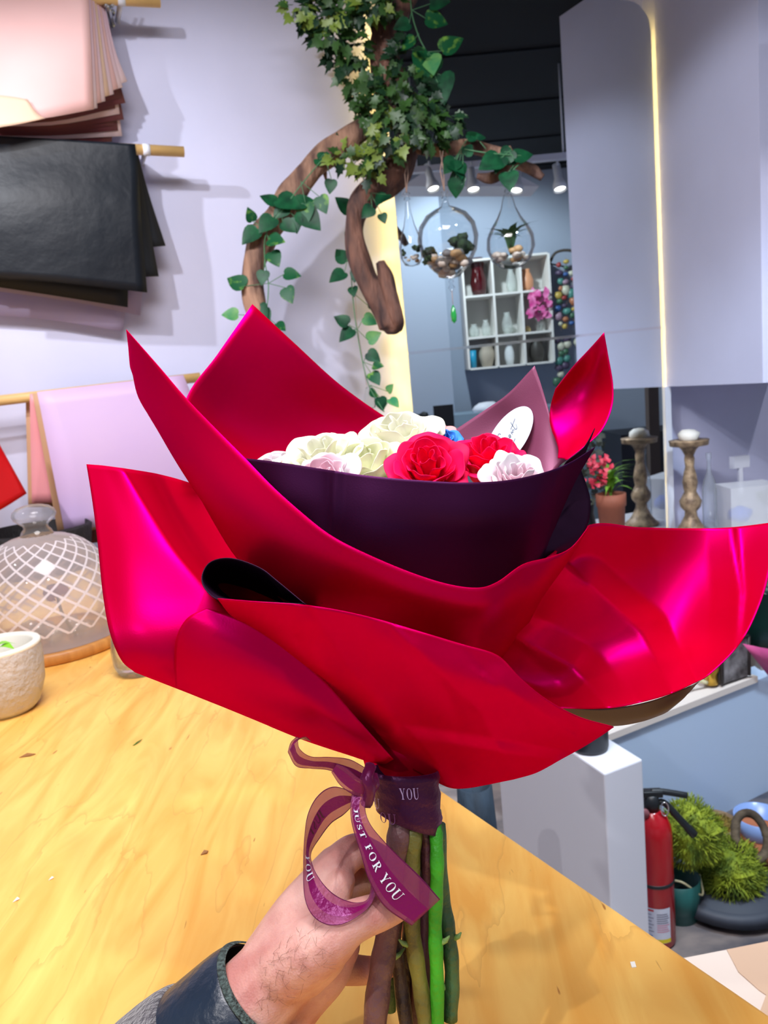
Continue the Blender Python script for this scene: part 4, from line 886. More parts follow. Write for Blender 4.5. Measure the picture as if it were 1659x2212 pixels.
# radius, height, v coordinate
prof = [(Rd * 1.0, .027, -1), (Rd * .98, .04, -.4), (Rd * .99, .06, 0.01)]
for k in range(11):
    t = k / 10; an = t * math.pi / 2 * .90
    prof.append((Rd * math.cos(an) ** .8 if k else Rd, .09 + (HD - .06) * math.sin(an), .8 + 6.2 * t))
n = 64; vs = [dc2 + Vector((math.cos(2 * math.pi * k / n) * r, math.sin(2 * math.pi * k / n) * r, h)) for r, h, v in prof for k in range(n)]
me = bpy.data.meshes.new('dome'); me.from_pydata([tuple(v) for v in vs], [], [(i * n + k, i * n + (k + 1) % n, (i + 1) * n + (k + 1) % n, (i + 1) * n + k) for i in range(len(prof) - 1) for k in range(n)]); me.update()
uvl = me.uv_layers.new(name='UVMap'); NL = 20
for f in me.polygons:
    ks = [v % n for v in f.vertices]; wrap = max(ks) - min(ks) > 1
    for li, vi in zip(f.loop_indices, f.vertices):
        k = vi % n; k = n if (wrap and k == 0) else k
        uvl.data[li].uv = (k / n * NL, prof[vi // n][2])
link('glass_bell', me, lattice_glass(), dome)
a = MB(); zt = .09 + (HD - .06) * math.sin(math.pi / 2 * .9); a.lathe([(Rd * math.cos(math.pi / 2 * .9) ** .8, zt), (Rd * .20, zt + .010), (Rd * .165, zt + .016), (Rd * .17, zt + .023), (Rd * .23, zt + .030), (Rd * .285, zt + .038), (Rd * .30, zt + .046), (Rd * .28, zt + .055), (Rd * .22, zt + .063), (Rd * .12, zt + .068), (.001, zt + .070)], dc2, 32)
a.build('knob', glass_mat('clear_glass_knob', (.96, .95, .96, 1), .7, .1), dome)
dr = empty('dried_rose', dc2 + Vector((.0, 0, .026)), 'dried brownish pink rose lying on clear stones inside the glass dome', 'flower')
M_dry = petal_mat('dried_petal', srgb(120, 56, 60), srgb(160, 90, 86), 40, .1)
a = MB(); hc = dc2 + Vector((.03, -.02, .13))
for k in range(16):
    an = k * 2.4; r = .008 + .0017 * k; t = Vector((math.cos(an), math.sin(an), .6 - k * .05)).normalized(); s1 = t.cross(Vector((0, 0, 1))).normalized(); s2 = s1.cross(t)
    for_ = [hc + t * r + s1 * (u * .011) + s2 * (v * .012) - t * (u * u + v * v) * .004 for u in (-1, 0, 1) for v in (-1, 0, 1)]
    a.add(for_, [(0, 1, 4, 3), (1, 2, 5, 4), (3, 4, 7, 6), (4, 5, 8, 7)])
o = a.build('petals', M_dry, dr, fix=False)
a = MB(); a.tube(spline([hc, dc2 + Vector((.04, -.03, .08)), dc2 + Vector((.075, -.06, .034))], 6), .0035, 8); a.build('stem', mat('dried_stem', srgb(120, 100, 62), .7), dr)
rg = random.Random(3)
for k in range(9):
    p = dc2 + Vector((rg.uniform(-.06, .09), rg.uniform(-.09, .03), .045)); a = MB(); a.ball(p, .019, 8, (1.2, 1, .95), .35, k); o = a.build('crystal_stone', glass_mat('stone_glass', (.93, .93, .88, 1), .5, .12, .15) if k == 0 else bpy.data.materials['stone_glass'])
    tag(o, 'clear faceted stone lying inside the glass dome', 'stone', 'clear stones inside the glass dome')
# ---------------- concrete bowl planter at the left edge
pc = on_z(-8, 1555, TZ); Rp_ = 92 / 1660 * (pc - EYE).dot(_F); pc = pc + Vector((0, Rp_ * .55, 0)); pc.z = TZ
Hb = .105 * Rp_ / .065
pl = empty('concrete_planter', pc, 'rounded concrete planter with white rim at the left edge', 'planter')
a = MB(); a.lathe([(0, 0), (Rp_ * .62, 0), (Rp_ * .78, Hb * .1), (Rp_ * .95, Hb * .4), (Rp_ * 1.0, Hb * .75), (Rp_ * .99, Hb * .93), (Rp_ * .985, Hb)], pc, 48); a.build('bowl', mat('rough_concrete', srgb(206, 198, 194), .85, var=.15, scale=18, bump=.5, bscale=90), pl)
a = MB(); a.lathe([(Rp_ * .985, Hb * .97), (Rp_ * 1.0, Hb), (Rp_ * .97, Hb * 1.03), (Rp_ * .84, Hb * 1.03), (Rp_ * .80, Hb * .99), (Rp_ * .76, Hb * .7)], pc, 48); a.build('rim', mat('cream_glaze_rim', srgb(246, 240, 226), .5), pl)
a = MB(); a.lathe([(Rp_ * .78, Hb * .74), (0.001, Hb * .76)], pc, 32); a.build('soil', mat('black_soil', srgb(26, 28, 34), .9, bump=1, bscale=60), pl)
sp_ = empty('sprout', pc + Vector((.0, 0, Hb * .7)), 'bright green sprouting leaves growing in the concrete planter', 'plant')
M_lime = mat('fresh_green_leaf', srgb(140, 210, 50), .4)
def blade(a, base, d, up, ln, w, fold=.2, n=6):
    d = d.normalized(); s = d.cross(up).normalized(); up = s.cross(d)
    vs = []
    for i in range(n + 1):
        t = i / n; ww = w * math.sin(min(1, t * 1.1 + .06) * math.pi) ** .8 * (1 - .1 * t); c = base + d * ln * t + up * (ln * .25 * math.sin(t * math.pi) - ln * .2 * t * t)
        vs += [c - s * ww + up * ww * fold, c, c + s * ww + up * ww * fold]
    a.add(vs, [(i * 3 + j, i * 3 + j + 1, (i + 1) * 3 + j + 1, (i + 1) * 3 + j) for i in range(n) for j in range(2)])
tipb = pc + Vector((.0, -.01, Hb * .9))
for k, (dx, dy, dz, ln) in enumerate([(.9, -.2, .25, .052), (1, .2, .6, .042), (.2, -.6, .9, .045), (-.6, -.2, .8, .05), (-.1, .6, .8, .04)]):
    a = MB(); blade(a, tipb, Vector((dx, dy, dz)), Vector((0, 0, 1)), ln, .013); o = a.build('leaf', M_lime, sp_, fix=False)
a = MB(); a.tube([pc + Vector((0, 0, Hb * .72)), tipb], .003, 6); a.build('stem', M_lime, sp_)
# small glass tumbler half behind the left wing
gc = on_z(292, 1466, TZ); gr = 58 / 1660 * (gc - EYE).dot(_F); gc.y += gr * .8; gc.z = TZ
a = MB(); a.lathe([(0.001, .004), (gr * .85, .003), (gr * .97, .02), (gr * 1.0, .05), (gr * .9, .085), (gr * .72, .1), (gr * .70, .1), (gr * .87, .085), (gr * .96, .05), (gr * .9, .02), (.001, .012)], gc, 32)
o = a.build('glass_tumbler', glass_mat('tumbler_glass', (.97, .97, .95, 1), .7, .06)); tag(o, 'small clear glass cup on the table beside the dome base', 'glass')
# bits on the table
def bit(px, py, pts, m, lab, cat):
    c = on_z(px, py, TZ + .001); a = MB(); vs = [c + Vector((x, y, z)) for x, y, z in pts]; n = len(vs)
    a.add(vs + [v - Vector((0, 0, .0008)) for v in vs], [tuple(range(n)), tuple(range(n, 2 * n))[::-1]] + [(i, (i + 1) % n, n + (i + 1) % n, n + i) for i in range(n)])
    tag(a.build('leaf_scrap' if cat == 'leaf' else 'crumb', m, smooth=False), lab, cat)
bit(298, 1604, [(-.006, -.008, 0), (-.001, -.001, .002), (.004, .010, .001), (.003, .002, .002), (-.003, -.008, 0)], mat('green_scrap', srgb(90, 120, 40), .6), 'tiny green leaf scrap lying on the table below the left wing', 'leaf')
bit(60, 1632, [(-.012, -.004, 0), (-.002, .003, .003), (.012, .002, .001), (.004, -.003, .001)], mat('dry_scrap', srgb(150, 100, 50), .7), 'dry brown petal scrap on the table near the concrete planter', 'crumb')
bit(442, 1842, [(-.004, -.003, 0), (-.001, .003, .002), (.004, .002, .001), (.003, -.002, .001)], bpy.data.materials['dry_scrap'], 'tiny brown crumb on the table left of the ribbon', 'crumb')
M_wcr = mat('white_crumb', srgb(240, 240, 236), .7)
bit(36, 1944, [(-.003, -.003, 0), (-.001, .004, .001), (.003, .001, .001)], M_wcr, 'white chip on the table at the lower left', 'crumb')
bit(1368, 2085, [(-.002, -.002, 0), (-.002, .002, .002), (.002, .002, .002), (.002, -.002, 0)], M_wcr, 'small white foam crumb on the shaded right side of the table', 'crumb')
bit(112, 1898, [(-.003, -.002, 0), (-.001, .003, .001), (.002, .001, .001)], M_wcr, 'white chip on the table at the left, above the lower one', 'crumb')
# ---------------- driftwood hanging from the ceiling
M_wood = mat('driftwood', srgb(168, 128, 104), .8, col2=srgb(84, 58, 50), scale=7, bump=.9, bscale=22, stretch=(3, 3, .7))
M_wood2 = mat('dark_driftwood', srgb(128, 88, 72), .8, col2=srgb(60, 40, 38), scale=7, bump=.9, bscale=22, stretch=(3, 3, .7))
DD = 2.80
dw = empty('driftwood_branch', P(850, 715, DD), 'large forked driftwood branch hanging from the ceiling, wound with ivy', 'branch')
def limb(pts, rad, m, name, n=18, seed=0, k=6):
    a = MB(); q = spline([P(x, y, d) for x, y, d in pts], k); r = [max(.002, v) * DD / 1660 for v in interp(rad, k)]
    a.tube(q, r, n, wob=.35, seed=seed); return a.build(name, m, dw)
limb([(905, -240, DD), (885, -120, DD), (870, -20, DD), (838, 60, DD), (830, 120, DD), (845, 190, DD), (880, 260, DD - .02), (872, 330, DD), (835, 390, DD), (790, 425, DD), (768, 470, DD), (765, 530, DD), (790, 600, DD), (822, 650, DD), (845, 700, DD), (848, 720, DD)],
     [30, 30, 32, 30, 30, 34, 34, 32, 34, 28, 22, 22, 26, 28, 24, 12], M_wood2, 'trunk', seed=1)
limb([(822, 566, DD - .03), (832, 600, DD - .03), (848, 650, DD - .03), (858, 690, DD - .03), (856, 706, DD - .02)], [9, 15, 17, 14, 8], M_wood2, 'split_prong', seed=2)
limb([(880, 255, DD + .02), (835, 258, DD), (790, 275, DD - .02), (740, 312, DD - .03), (690, 352, DD - .03), (645, 400, DD - .03), (610, 450, DD - .03), (575, 505, DD - .03), (552, 560, DD - .03), (548, 620, DD - .03), (556, 680, DD - .03), (560, 700, DD - .03)],
     [16, 20, 21, 24, 27, 27, 26, 28, 26, 23, 24, 14], M_wood, 'limb', seed=3)
limb([(870, 300, DD), (905, 318, DD - .02), (950, 325, DD - .04), (1010, 318, DD - .05), (1070, 330, DD - .06), (1120, 352, DD - .06), (1150, 368, DD - .06), (1172, 384, DD - .06)], [14, 13, 12, 15, 14, 11, 11, 8], M_wood, 'limb', seed=4)
limb([(1030, 380, DD - .07), (1060, 385, DD - .07), (1090, 372, DD - .07), (1105, 340, DD - .06), (1098, 318, DD - .06)], [5, 11, 9, 7, 5], M_wood, 'limb', seed=5)
limb([(690, 350, DD), (700, 370, DD), (705, 392, DD)], [8, 6, 2], M_wood, 'twig', seed=6, n=8)
for (x, y) in ((915, -240), (700, 330)):
    pass
# ---------------- leaves
M_lv = [mat('pothos_leaf', srgb(20, 82, 48), .45, spec=.3, col2=srgb(10, 54, 34), scale=30), mat('variegated_pothos_leaf', srgb(112, 156, 60), .45, spec=.3, col2=srgb(16, 78, 44), scale=34), mat('pale_pothos_leaf', srgb(50, 124, 80), .45, spec=.3, col2=srgb(100, 150, 84), scale=26)]
M_lv[1].node_tree.nodes['Color Ramp'].color_ramp.elements[0].position = .55; M_lv[1].node_tree.nodes['Color Ramp'].color_ramp.elements[1].position = .72
M_iv = [mat('ivy_leaf', srgb(52, 88, 36), .45, var=.35, scale=20), mat('yellow_green_ivy_leaf', srgb(118, 140, 54), .45, var=.3, scale=20), mat('deep_ivy_leaf', srgb(24, 56, 32), .45, var=.3, scale=20)]
M_vn = mat('vine_stem', srgb(70, 120, 80), .5)
HEART = [(0, 0), (.16, -.06), (.34, .0), (.46, .16), (.46, .36), (.36, .58), (.2, .8), (.06, .96), (0, 1.02)]
STAR = [(0, .05), (.10, -.04), (.30, -.12), (.30, .10), (.50, .26), (.30, .36), (.34, .58), (.16, .60), (.0, .98)]
def leaf(a, base, d, nrm, size, shape, fold=.25, droop=.2):
    d = d.normalized(); s = d.cross(nrm).normalized(); u = s.cross(d).normalized()
    vs = []
    for x, y in shape:
        for q in (-1, 0, 1) if False else (0,): pass
    L = [base + d * (y * size) - s * (x * size) + u * (abs(x) * fold * size - droop * size * y * y) for x, y in shape]
    R = [base + d * (y * size) + s * (x * size) + u * (abs(x) * fold * size - droop * size * y * y) for x, y in shape]
    M = [base + d * (max(0, y) * size) - u * (droop * size * y * y) for x, y in shape]
    n = len(shape); b = L + M + R
    fs = []
    for i in range(n - 1):
        fs.append((i, i + 1, n + i + 1, n + i)); fs.append((n + i, n + i + 1, 2 * n + i + 1, 2 * n + i))
    a.add(b, fs)
def vine(name, label, stem_px, leaves, parent=None, r=.0022, group=None, d0=None, mats=(0, 1)):
    """stem_px list of (x,y,d); leaves (x_base,y_base,x_tip,y_tip,kind[,d])"""
    root = empty(name, P(*stem_px[0]), label, 'vine', group)
    a = MB(); a.tube(spline([P(*p) for p in stem_px], 6), r, 6)
    for lf in leaves:
        bx, by = lf[0], lf[1]; nearest = min(stem_px, key=lambda q: (q[0] - bx) ** 2 + (q[1] - by) ** 2)
        d = lf[5] if len(lf) > 5 else nearest[2]
        if math.hypot(nearest[0] - bx, nearest[1] - by) < 90: a.tube(spline([P(nearest[0], nearest[1] - 8, nearest[2]), P((bx + nearest[0]) / 2, (by + nearest[1]) / 2 - 4, (d + nearest[2]) / 2), P(bx, by, d)], 4), r * .6, 5)
    a.build('stem', M_vn, root)
    rr = random.Random(len(leaves))
    for lf in leaves:
        bx, by, tx, ty, kd = lf[:5]; nearest = min(stem_px, key=lambda q: (q[0] - bx) ** 2 + (q[1] - by) ** 2); d = (lf[5] if len(lf) > 5 else nearest[2])
        b_, t_ = P(bx, by, d), P(tx, ty, d + rr.uniform(-.03, .02)); D = t_ - b_; sz = D.length
        nrm = (-_F + _R * rr.uniform(-.4, .4) + _U * rr.uniform(.0, .5)); m_ = MB(); leaf(m_, b_, D, nrm, sz, HEART, .18, .12)
        m_.build('leaf', M_lv[kd], root, fix=False)
    return root
vine('pothos_vine', 'pothos vine wound round the left driftwood limb with leaves hanging beside it', [(700, 340, DD - .08), (650, 400, DD - .09), (610, 455, DD - .09), (575, 505, DD - .09), (572, 560, DD - .07), (580, 620, DD - .07), (572, 690, DD - .07), (560, 720, DD - .05)],
     [(596, 440, 562, 420, 0), (600, 430, 650, 446, 0), (545, 478, 536, 448, 1), (556, 495, 522, 525, 0), (590, 470, 560, 500, 0), (620, 445, 590, 470, 0), (640, 440, 680, 430, 0), (650, 455, 692, 494, 0), (640, 470, 640, 504, 0), (660, 440, 662, 482, 1), (690, 425, 704, 460, 1), (610, 480, 640, 500, 0),
      (580, 518, 614, 520, 1), (586, 545, 602, 574, 1), (570, 585, 565, 615, 0), (614, 592, 650, 594, 1), (618, 622, 630, 654, 1), (528, 618, 490, 598, 1), (514, 680, 478, 678, 2), (560, 660, 576, 690, 0), (596, 700, 616, 712, 1), (690, 345, 716, 330, 0), (700, 355, 690, 320, 1), (716, 388, 712, 418, 0), (566, 668, 580, 700, 0)])
vine('pothos_vine', 'pothos vine trailing down in front of the lit wall edge left of the mirror', [(800, 425, DD - .06), (775, 470, DD + .05), (758, 540, DD + .05), (762, 640, DD + .08), (772, 720, DD + .08), (785, 790, DD + .08), (800, 840, DD + .08), (830, 890, DD + .08)],
     [(758, 458, 726, 424, 0), (760, 520, 745, 500, 0), (748, 566, 726, 536, 0), (744, 588, 711, 607, 0), (770, 582, 764, 610, 0), (762, 620, 764, 640, 0), (795, 660, 820, 664, 0), (786, 685, 814, 700, 2), (752, 700, 722, 682, 0), (762, 712, 732, 736, 0), (795, 735, 822, 718, 2), (794, 762, 822, 780, 0), (806, 790, 828, 790, 1), (802, 806, 820, 830, 1), (798, 846, 818, 856, 1), (820, 858, 828, 888, 0), (838, 846, 848, 830, 2), (842, 862, 862, 878, 2), (824, 462, 832, 482, 0), (804, 448, 782, 470, 0), (835, 420, 812, 440, 0)])
vine('pothos_vine', 'pothos vine hanging top centre against the black ceiling reflection', [(885, -30, DD - .1), (890, 30, DD - .1), (905, 80, DD - .1), (925, 120, DD - .1), (940, 165, DD - .1), (948, 185, DD - .1)],
     [(930, 8, 972, 0, 0), (920, 40, 968, 48, 1), (895, 85, 860, 108, 1), (955, 110, 1000, 78, 1), (925, 112, 912, 178, 1), (952, 162, 958, 222, 0), (884, 50, 850, 60, 0), (930, 120, 936, 158, 2)])
vine('pothos_vine', 'pothos vine round the tip of the right driftwood limb', [(1000, 322, DD - .12), (1050, 330, DD - .13), (1100, 335, DD - .13), (1140, 340, DD - .12), (1110, 365, DD - .13), (1098, 390, DD - .13)],
     [(1080, 342, 1036, 362, 0), (1080, 330, 1118, 352, 0), (1105, 325, 1085, 358, 0), (1110, 342, 1152, 330, 0), (1098, 372, 1102, 410, 0), (1085, 340, 1070, 372, 0), (1010, 300, 1040, 288, 0), (1030, 298, 1050, 296, 0), (985, 345, 960, 372, 0), (985, 350, 1000, 385, 0), (985, 385, 985, 428, 0), (1000, 375, 968, 400, 0), (1005, 335, 1020, 310, 0), (975, 355, 1003, 372, 0)])
# trailing ivy with small lobed leaves
def ivy(label, stem_px, blobs, n, seed, r=.003):
    root = empty('ivy_garland', P(*stem_px[0]), label, 'ivy')
    rr = random.Random(seed); a = MB(); a.tube(spline([P(*p) for p in stem_px], 6), r, 6)
    ms = [MB() for _ in M_iv]; tot = sum(b[3] for b in blobs)
    for (bx, by, sp, wt, dd, kk) in blobs:
        for _ in range(int(n * wt / tot)):
            an = rr.uniform(0, 2 * math.pi); q = sp * math.sqrt(rr.random()); x, y = bx + q * math.cos(an), by + q * math.sin(an) * .9; d = dd + rr.uniform(-.10, .08)
            c = P(x, y, d); D = (_R * math.cos(an) + _U * (-math.sin(an) - .6) + _F * rr.uniform(-.6, .3)); nrm = -_F + _R * rr.uniform(-.9, .9) + _U * rr.uniform(-.3, .9)
            k = kk if rr.random() < .6 else rr.choice((0, 2))
            leaf(ms[k], c, D, nrm, rr.uniform(.030, .055), STAR, .2, .2)
            if rr.random() < .35: a.tube([P(x, y, d), P(bx + (x - bx) * .5, by + (y - by) * .5 - 6, dd)], .001, 4, cap=False)
    a.build('stem', M_vn, root)
    for i, m_ in enumerate(ms):
        if m_.v: o = m_.build('foliage', M_iv[i], root, fix=False); o['kind'] = 'stuff'
    return root
ivy('bushy small-leaved ivy spilling from the top of the driftwood, left side', [(880, -20, DD), (800, 10, DD - .05), (720, 30, DD - .05), (650, 40, DD - .05)],
    [(645, 22, 34, 1.0, DD - .08, 1), (690, 30, 46, 2.0, DD - .08, 1), (745, 20, 46, 2.2, DD - .08, 0), (800, 12, 40, 1.8, DD - .1, 1), (730, 75, 42, 1.4, DD - .08, 0), (765, 110, 34, 1, DD - .05, 0), (700, 85, 26, .5, DD - .05, 2), (850, 5, 36, 1, DD - .1, 0)], 300, 1)
ivy('dense ivy hanging over the middle of the driftwood above the terrariums', [(850, 130, DD), (820, 200, DD - .05), (860, 260, DD - .08), (900, 300, DD - .08)],
    [(735, 130, 26, .5, DD - .04, 2), (760, 165, 32, .9, DD - .04, 0), (790, 205, 34, 1.1, DD - .05, 0), (830, 190, 38, 1.2, DD - .09, 0), (800, 245, 30, .9, DD - .06, 0), (860, 230, 46, 2.2, DD - .12, 0), (900, 200, 40, 1.6, DD - .1, 2), (905, 255, 44, 2, DD - .12, 0), (855, 285, 42, 1.8, DD - .12, 1), (930, 290, 34, 1.2, DD - .12, 0), (965, 262, 30, .7, DD - .1, 2), (830, 325, 34, 1.2, DD - .1, 1), (780, 345, 34, 1.1, DD - .08, 1), (735, 340, 26, .6, DD - .06, 1), (800, 370, 24, .5, DD - .08, 1), (870, 120, 40, .9, DD - .06, 2)], 560, 2)
# ---------------- hanging terrariums
M_gl = glass_mat('terrarium_glass', (.95, .97, .98, 1), .8, 0, .05); M_cord = mat('jute_cord', srgb(170, 140, 124), .8)
M_peb = [mat('cream_pebble', srgb(200, 184, 170), .5, var=.15), mat('tan_pebble', srgb(190, 150, 104), .5, var=.2), mat('grey_pebble', srgb(130, 124, 122), .5, var=.2)]
M_moss = mat('dark_moss', srgb(60, 84, 48), .9, col2=srgb(34, 48, 34), scale=60, bump=1, bscale=120)
def pxr(px, d): return px * d / 1660
def terr(label, cx, cy, d, prof, topy, attach, seed, npeb, moss=True):
    c = P(cx, cy, d); root = empty('hanging_terrarium', c, label, 'terrarium')
    a = MB(); pr = [(pxr(r, d), -pxr(y - cy, d)) for r, y in prof]; a.lathe(pr, c, 40); a.build('glass_bulb', M_gl, root)
    b = MB(); top = c + Vector((0, 0, pr[-1][1])); b.lathe([(.002, 0), (pxr(7, d), .006), (pxr(4, d), .018), (pxr(8, d), .026), (.002, .036)], top, 12); b.build('glass_loop', M_gl, root)
    e = MB(); t = top + Vector((0, 0, .03)); ap = P(attach[0], attach[1], d)
    e.tube([t, t.lerp(ap, .5) + _R * .006, ap], .0022, 6); e.tube([t, t.lerp(ap, .5) - _R * .006, ap + _R * .012], .0022, 6); e.build('cord', M_cord, root)
    rr = random.Random(seed); Rm = max(r for r, _ in pr); zb = min(z for _, z in pr)
    for k in range(npeb):
        q = Rm * .62 * math.sqrt(rr.random()); an = rr.uniform(0, 6.28); z = zb + .012 + rr.uniform(0, Rm * .5) + q * q / Rm * .6
        m_ = MB(); m_.ball(c + Vector((q * math.cos(an), q * math.sin(an), z)), rr.uniform(.013, .022) * Rm / .11, 8, (1.2, 1, .8), .25, k); m_.build('pebble', M_peb[(0, 1, 0, 2)[k % 4]], root)
    if moss:
        m_ = MB()
        for k in range(14):
            m_.ball(c + Vector((Rm * (.15 + .55 * rr.random()), rr.uniform(-.4, .2) * Rm, -Rm * .12 + rr.uniform(-.2, .2) * Rm)), Rm * .17, 8, (1, 1, .8), .8, k)
        for k in range(8): m_.ball(c + Vector((-Rm * (.75 - .25 * rr.random()), rr.uniform(-.2, .3) * Rm, -Rm * (.15 + .4 * rr.random()))), Rm * .14, 8, (1, 1, .9), .8, k + 30)
        m_.build('moss', M_moss, root)
    return root, c, Rm
dT = DD - .1
t1, c1, R1 = terr('round glass terrarium with pebbles and moss, hanging in the middle', 968, 522, dT, [(1, 600), (20, 596), (44, 572), (60, 545), (66, 515), (60, 487), (44, 466), (24, 455), (9, 449), (6, 440), (7, 436)], 436, (950, 326), 1, 34)
a = MB(); a.lathe([(.002, 0), (.01, -.008), (.004, -.018), (.012, -.03), (.003, -.045)], c1 + Vector((0, 0, -pxr(78, dT))), 12); a.build('glass_tail', M_gl, t1)
a = MB(); zt = c1 + Vector((0, 0, -pxr(78, dT) - .04)); a.tube([zt, zt + Vector((0, 0, -.05))], .0012, 6); a.build('thread', M_cord, t1)
a = MB(); a.lathe([(.001, 0), (.007, -.012), (.011, -.035), (.009, -.055), (.001, -.064)], zt + Vector((0, 0, -.05)), 12); o = a.build('green_crystal', mat('green_crystal', srgb(30, 150, 60), .1, spec=1), t1); o['label'] = 'green drop-shaped crystal'
t2, c2, R2 = terr('teardrop glass terrarium holding a spiky succulent, rightmost', 1103, 528, dT, [(1, 580), (22, 576), (42, 560), (52, 535), (50, 512), (40, 492), (26, 472), (16, 452), (12, 436), (7, 424)], 424, (1094, 385), 2, 16, False)
a = MB()
for k in range(13):
    an = k * 2.4; t_ = .35 + .05 * (k % 4); blade(a, c2 + Vector((0, 0, -R2 * .42)), Vector((math.cos(an) * t_ * 1.5, math.sin(an) * t_ * 1.5, .75)), Vector((-math.cos(an), -math.sin(an), 1)), R2 * (1.45 + .15 * (k % 3)), R2 * .2, .3)
suc = a.build('succulent', mat('succulent_green', srgb(58, 96, 56), .5, var=.3), t2, fix=False)
t3, c3, R3 = terr('slim bottle-shaped glass terrarium with dark gravel, leftmost', 888, 535, dT + .05, [(1, 574), (16, 571), (24, 556), (25, 535), (20, 510), (12, 488), (7, 465), (5, 446), (4, 440)], 440, (878, 335), 3, 10)

hc_ = empty('hanging_crystal', P(798, 850, DD + .1), 'clear glass drop hanging on a fine thread beside the lit wall edge', 'crystal')
a = MB(); a.tube([P(756, 470, DD + .08), P(771, 700, DD + .1), P(792, 832, DD + .1)], .0009, 5); a.build('thread', M_cord, hc_)
a = MB(); ct = P(795, 832, DD + .1); a.lathe([(.001, 0), (.012, -.012), (.02, -.035), (.026, -.065), (.02, -.085), (.001, -.095)], ct, 9); a.build('glass_drop', M_gl, hc_, False)
# ---------------- counter things on the right
def cw(px, off, z=.58):      # point on the counter at a pixel column and distance from the wall
    p = on_wall(px, 1130, off); return Vector((p.x, p.y, z))
def ztop(px, py, p):         # height of the pixel row above a standing point
    r = ray(px, py); t = (p - EYE).dot(_F); return (EYE + r * t).z
M_gold = mat('antique_gilded_wood', srgb(178, 150, 118), .45, metal=.35, col2=srgb(112, 90, 72), scale=30, bump=.4, bscale=70)
cp = cw(1493, STAND + .17); zt = ztop(1495, 946, cp)
cs = empty('candlestick', cp, 'carved antique gold candlestick holding a pale candle stub, beside the mirror', 'candlestick'); h = zt - .58
rp = pxr(41, (cp - EYE).dot(_F))
a = MB(); a.lathe([(0, 0), (rp * .9, 0), (rp * .95, .01), (rp * .7, .03), (rp * .55, .05), (rp * .32, h * .2), (rp * .3, h * .25), (rp * .5, h * .3), (rp * .56, h * .36), (rp * .4, h * .42), (rp * .3, h * .46), (rp * .34, h * .5), (rp * .38, h * .56), (rp * .32, h * .64), (rp * .22, h * .72), (rp * .26, h * .8), (rp * .22, h * .84), (rp * .36, h * .9), (rp * .5, h * .93)], cp, 24); a.build('stem', M_gold, cs)
a = MB(); a.lathe([(0, h * .93), (rp * .5, h * .93), (rp * .95, h * .945), (rp * .98, h * .99), (rp, h), (0, h)], cp, 24); a.build('drip_plate', M_gold, cs)
ro = MB(); ro.ball(cp + Vector((0, 0, h + .02)), rp * .55, 10, (1, 1, .7), .3, 4); o = ro.build('candle_stub', mat('pale_wax', srgb(232, 226, 216), .6)); tag(o, 'pale melted candle on the gold candlestick', 'candle')
# terracotta pot with bright plant
tp = cw(1322, STAND + .30); rt = pxr(31, (tp - EYE).dot(_F)); ht = ztop(1320, 1062, tp) - .58
pot = empty('terracotta_pot', tp, 'terracotta flower pot on the counter, left of the candlestick', 'pot')
a = MB(); a.lathe([(0, 0), (rt * .72, 0), (rt * .92, ht * .8), (rt * 1.0, ht * .82), (rt * 1.02, ht), (rt * .9, ht), (rt * .85, ht * .8), (0, ht * .8)], tp, 28); a.build('pot_body', mat('terracotta', srgb(150, 84, 62), .7, var=.2, scale=12), pot)
pb = empty('potted_plant', tp + Vector((0, 0, ht * .8)), 'bright green plant with pink-red blooms growing in the terracotta pot', 'plant')
lg = MB(); M_lg = mat('lime_blade', srgb(120, 170, 50), .45, var=.4); rr = random.Random(4)
a = MB(); a.tube([tp + Vector((0, 0, ht * .8)), tp + Vector((0, 0, ht + .05))], .006, 6); a.build('stem', M_lg, pb)
for k in range(34):
    an = rr.uniform(0, 6.28); blade(lg, tp + Vector((0, 0, ht + rr.uniform(-.01, .05))), Vector((math.cos(an), math.sin(an), rr.uniform(.2, 1.4))), Vector((0, 0, 1)), rr.uniform(.10, .17), .012)
lg.build('leaves', M_lg, pb, fix=False)
M_bl = mat('coral_bloom', srgb(214, 50, 76), .5, var=.3); a = MB()
for k in range(60):
    c = tp + Vector((rr.uniform(-.10, .0), rr.uniform(-.04, .04), ht + rr.uniform(.04, .16)))
    leaf(a, c, Vector((rr.uniform(-1, 1), rr.uniform(-1, .4), rr.uniform(-.2, 1))), Vector((rr.uniform(-.5, .5), -1, .5)), .022, HEART)
a.build('blooms', M_bl, pb, fix=False)
# dark shrub behind it
dp = cw(1262, STAND + .16); dk = empty('dried_flower_bunch', dp, 'dark bunch of dried foliage in a dark vase, tight against the mirror', 'plant')
a = MB(); a.lathe([(0, 0), (.05, 0), (.06, .1), (.045, .2), (.05, .26), (.04, .26), (.03, .1), (0, .02)], dp, 20); a.build('vase', mat('black_vase', srgb(24, 24, 30), .4), dk)
a = MB(); zt_ = ztop(1330, 890, dp)
for k in range(120):
    an = rr.uniform(0, 6.28); c = dp + Vector((rr.uniform(-.1, .12), rr.uniform(-.06, .08), rr.uniform(.24, zt_ - .64)))
    leaf(a, c, Vector((math.cos(an), math.sin(an), rr.uniform(.2, 1.2))), Vector((0, -1, .4)), rr.uniform(.03, .05), STAR)
a.build('foliage', mat('dusky_foliage', srgb(70, 78, 66), .7, col2=srgb(40, 36, 34), scale=14), dk, fix=False)
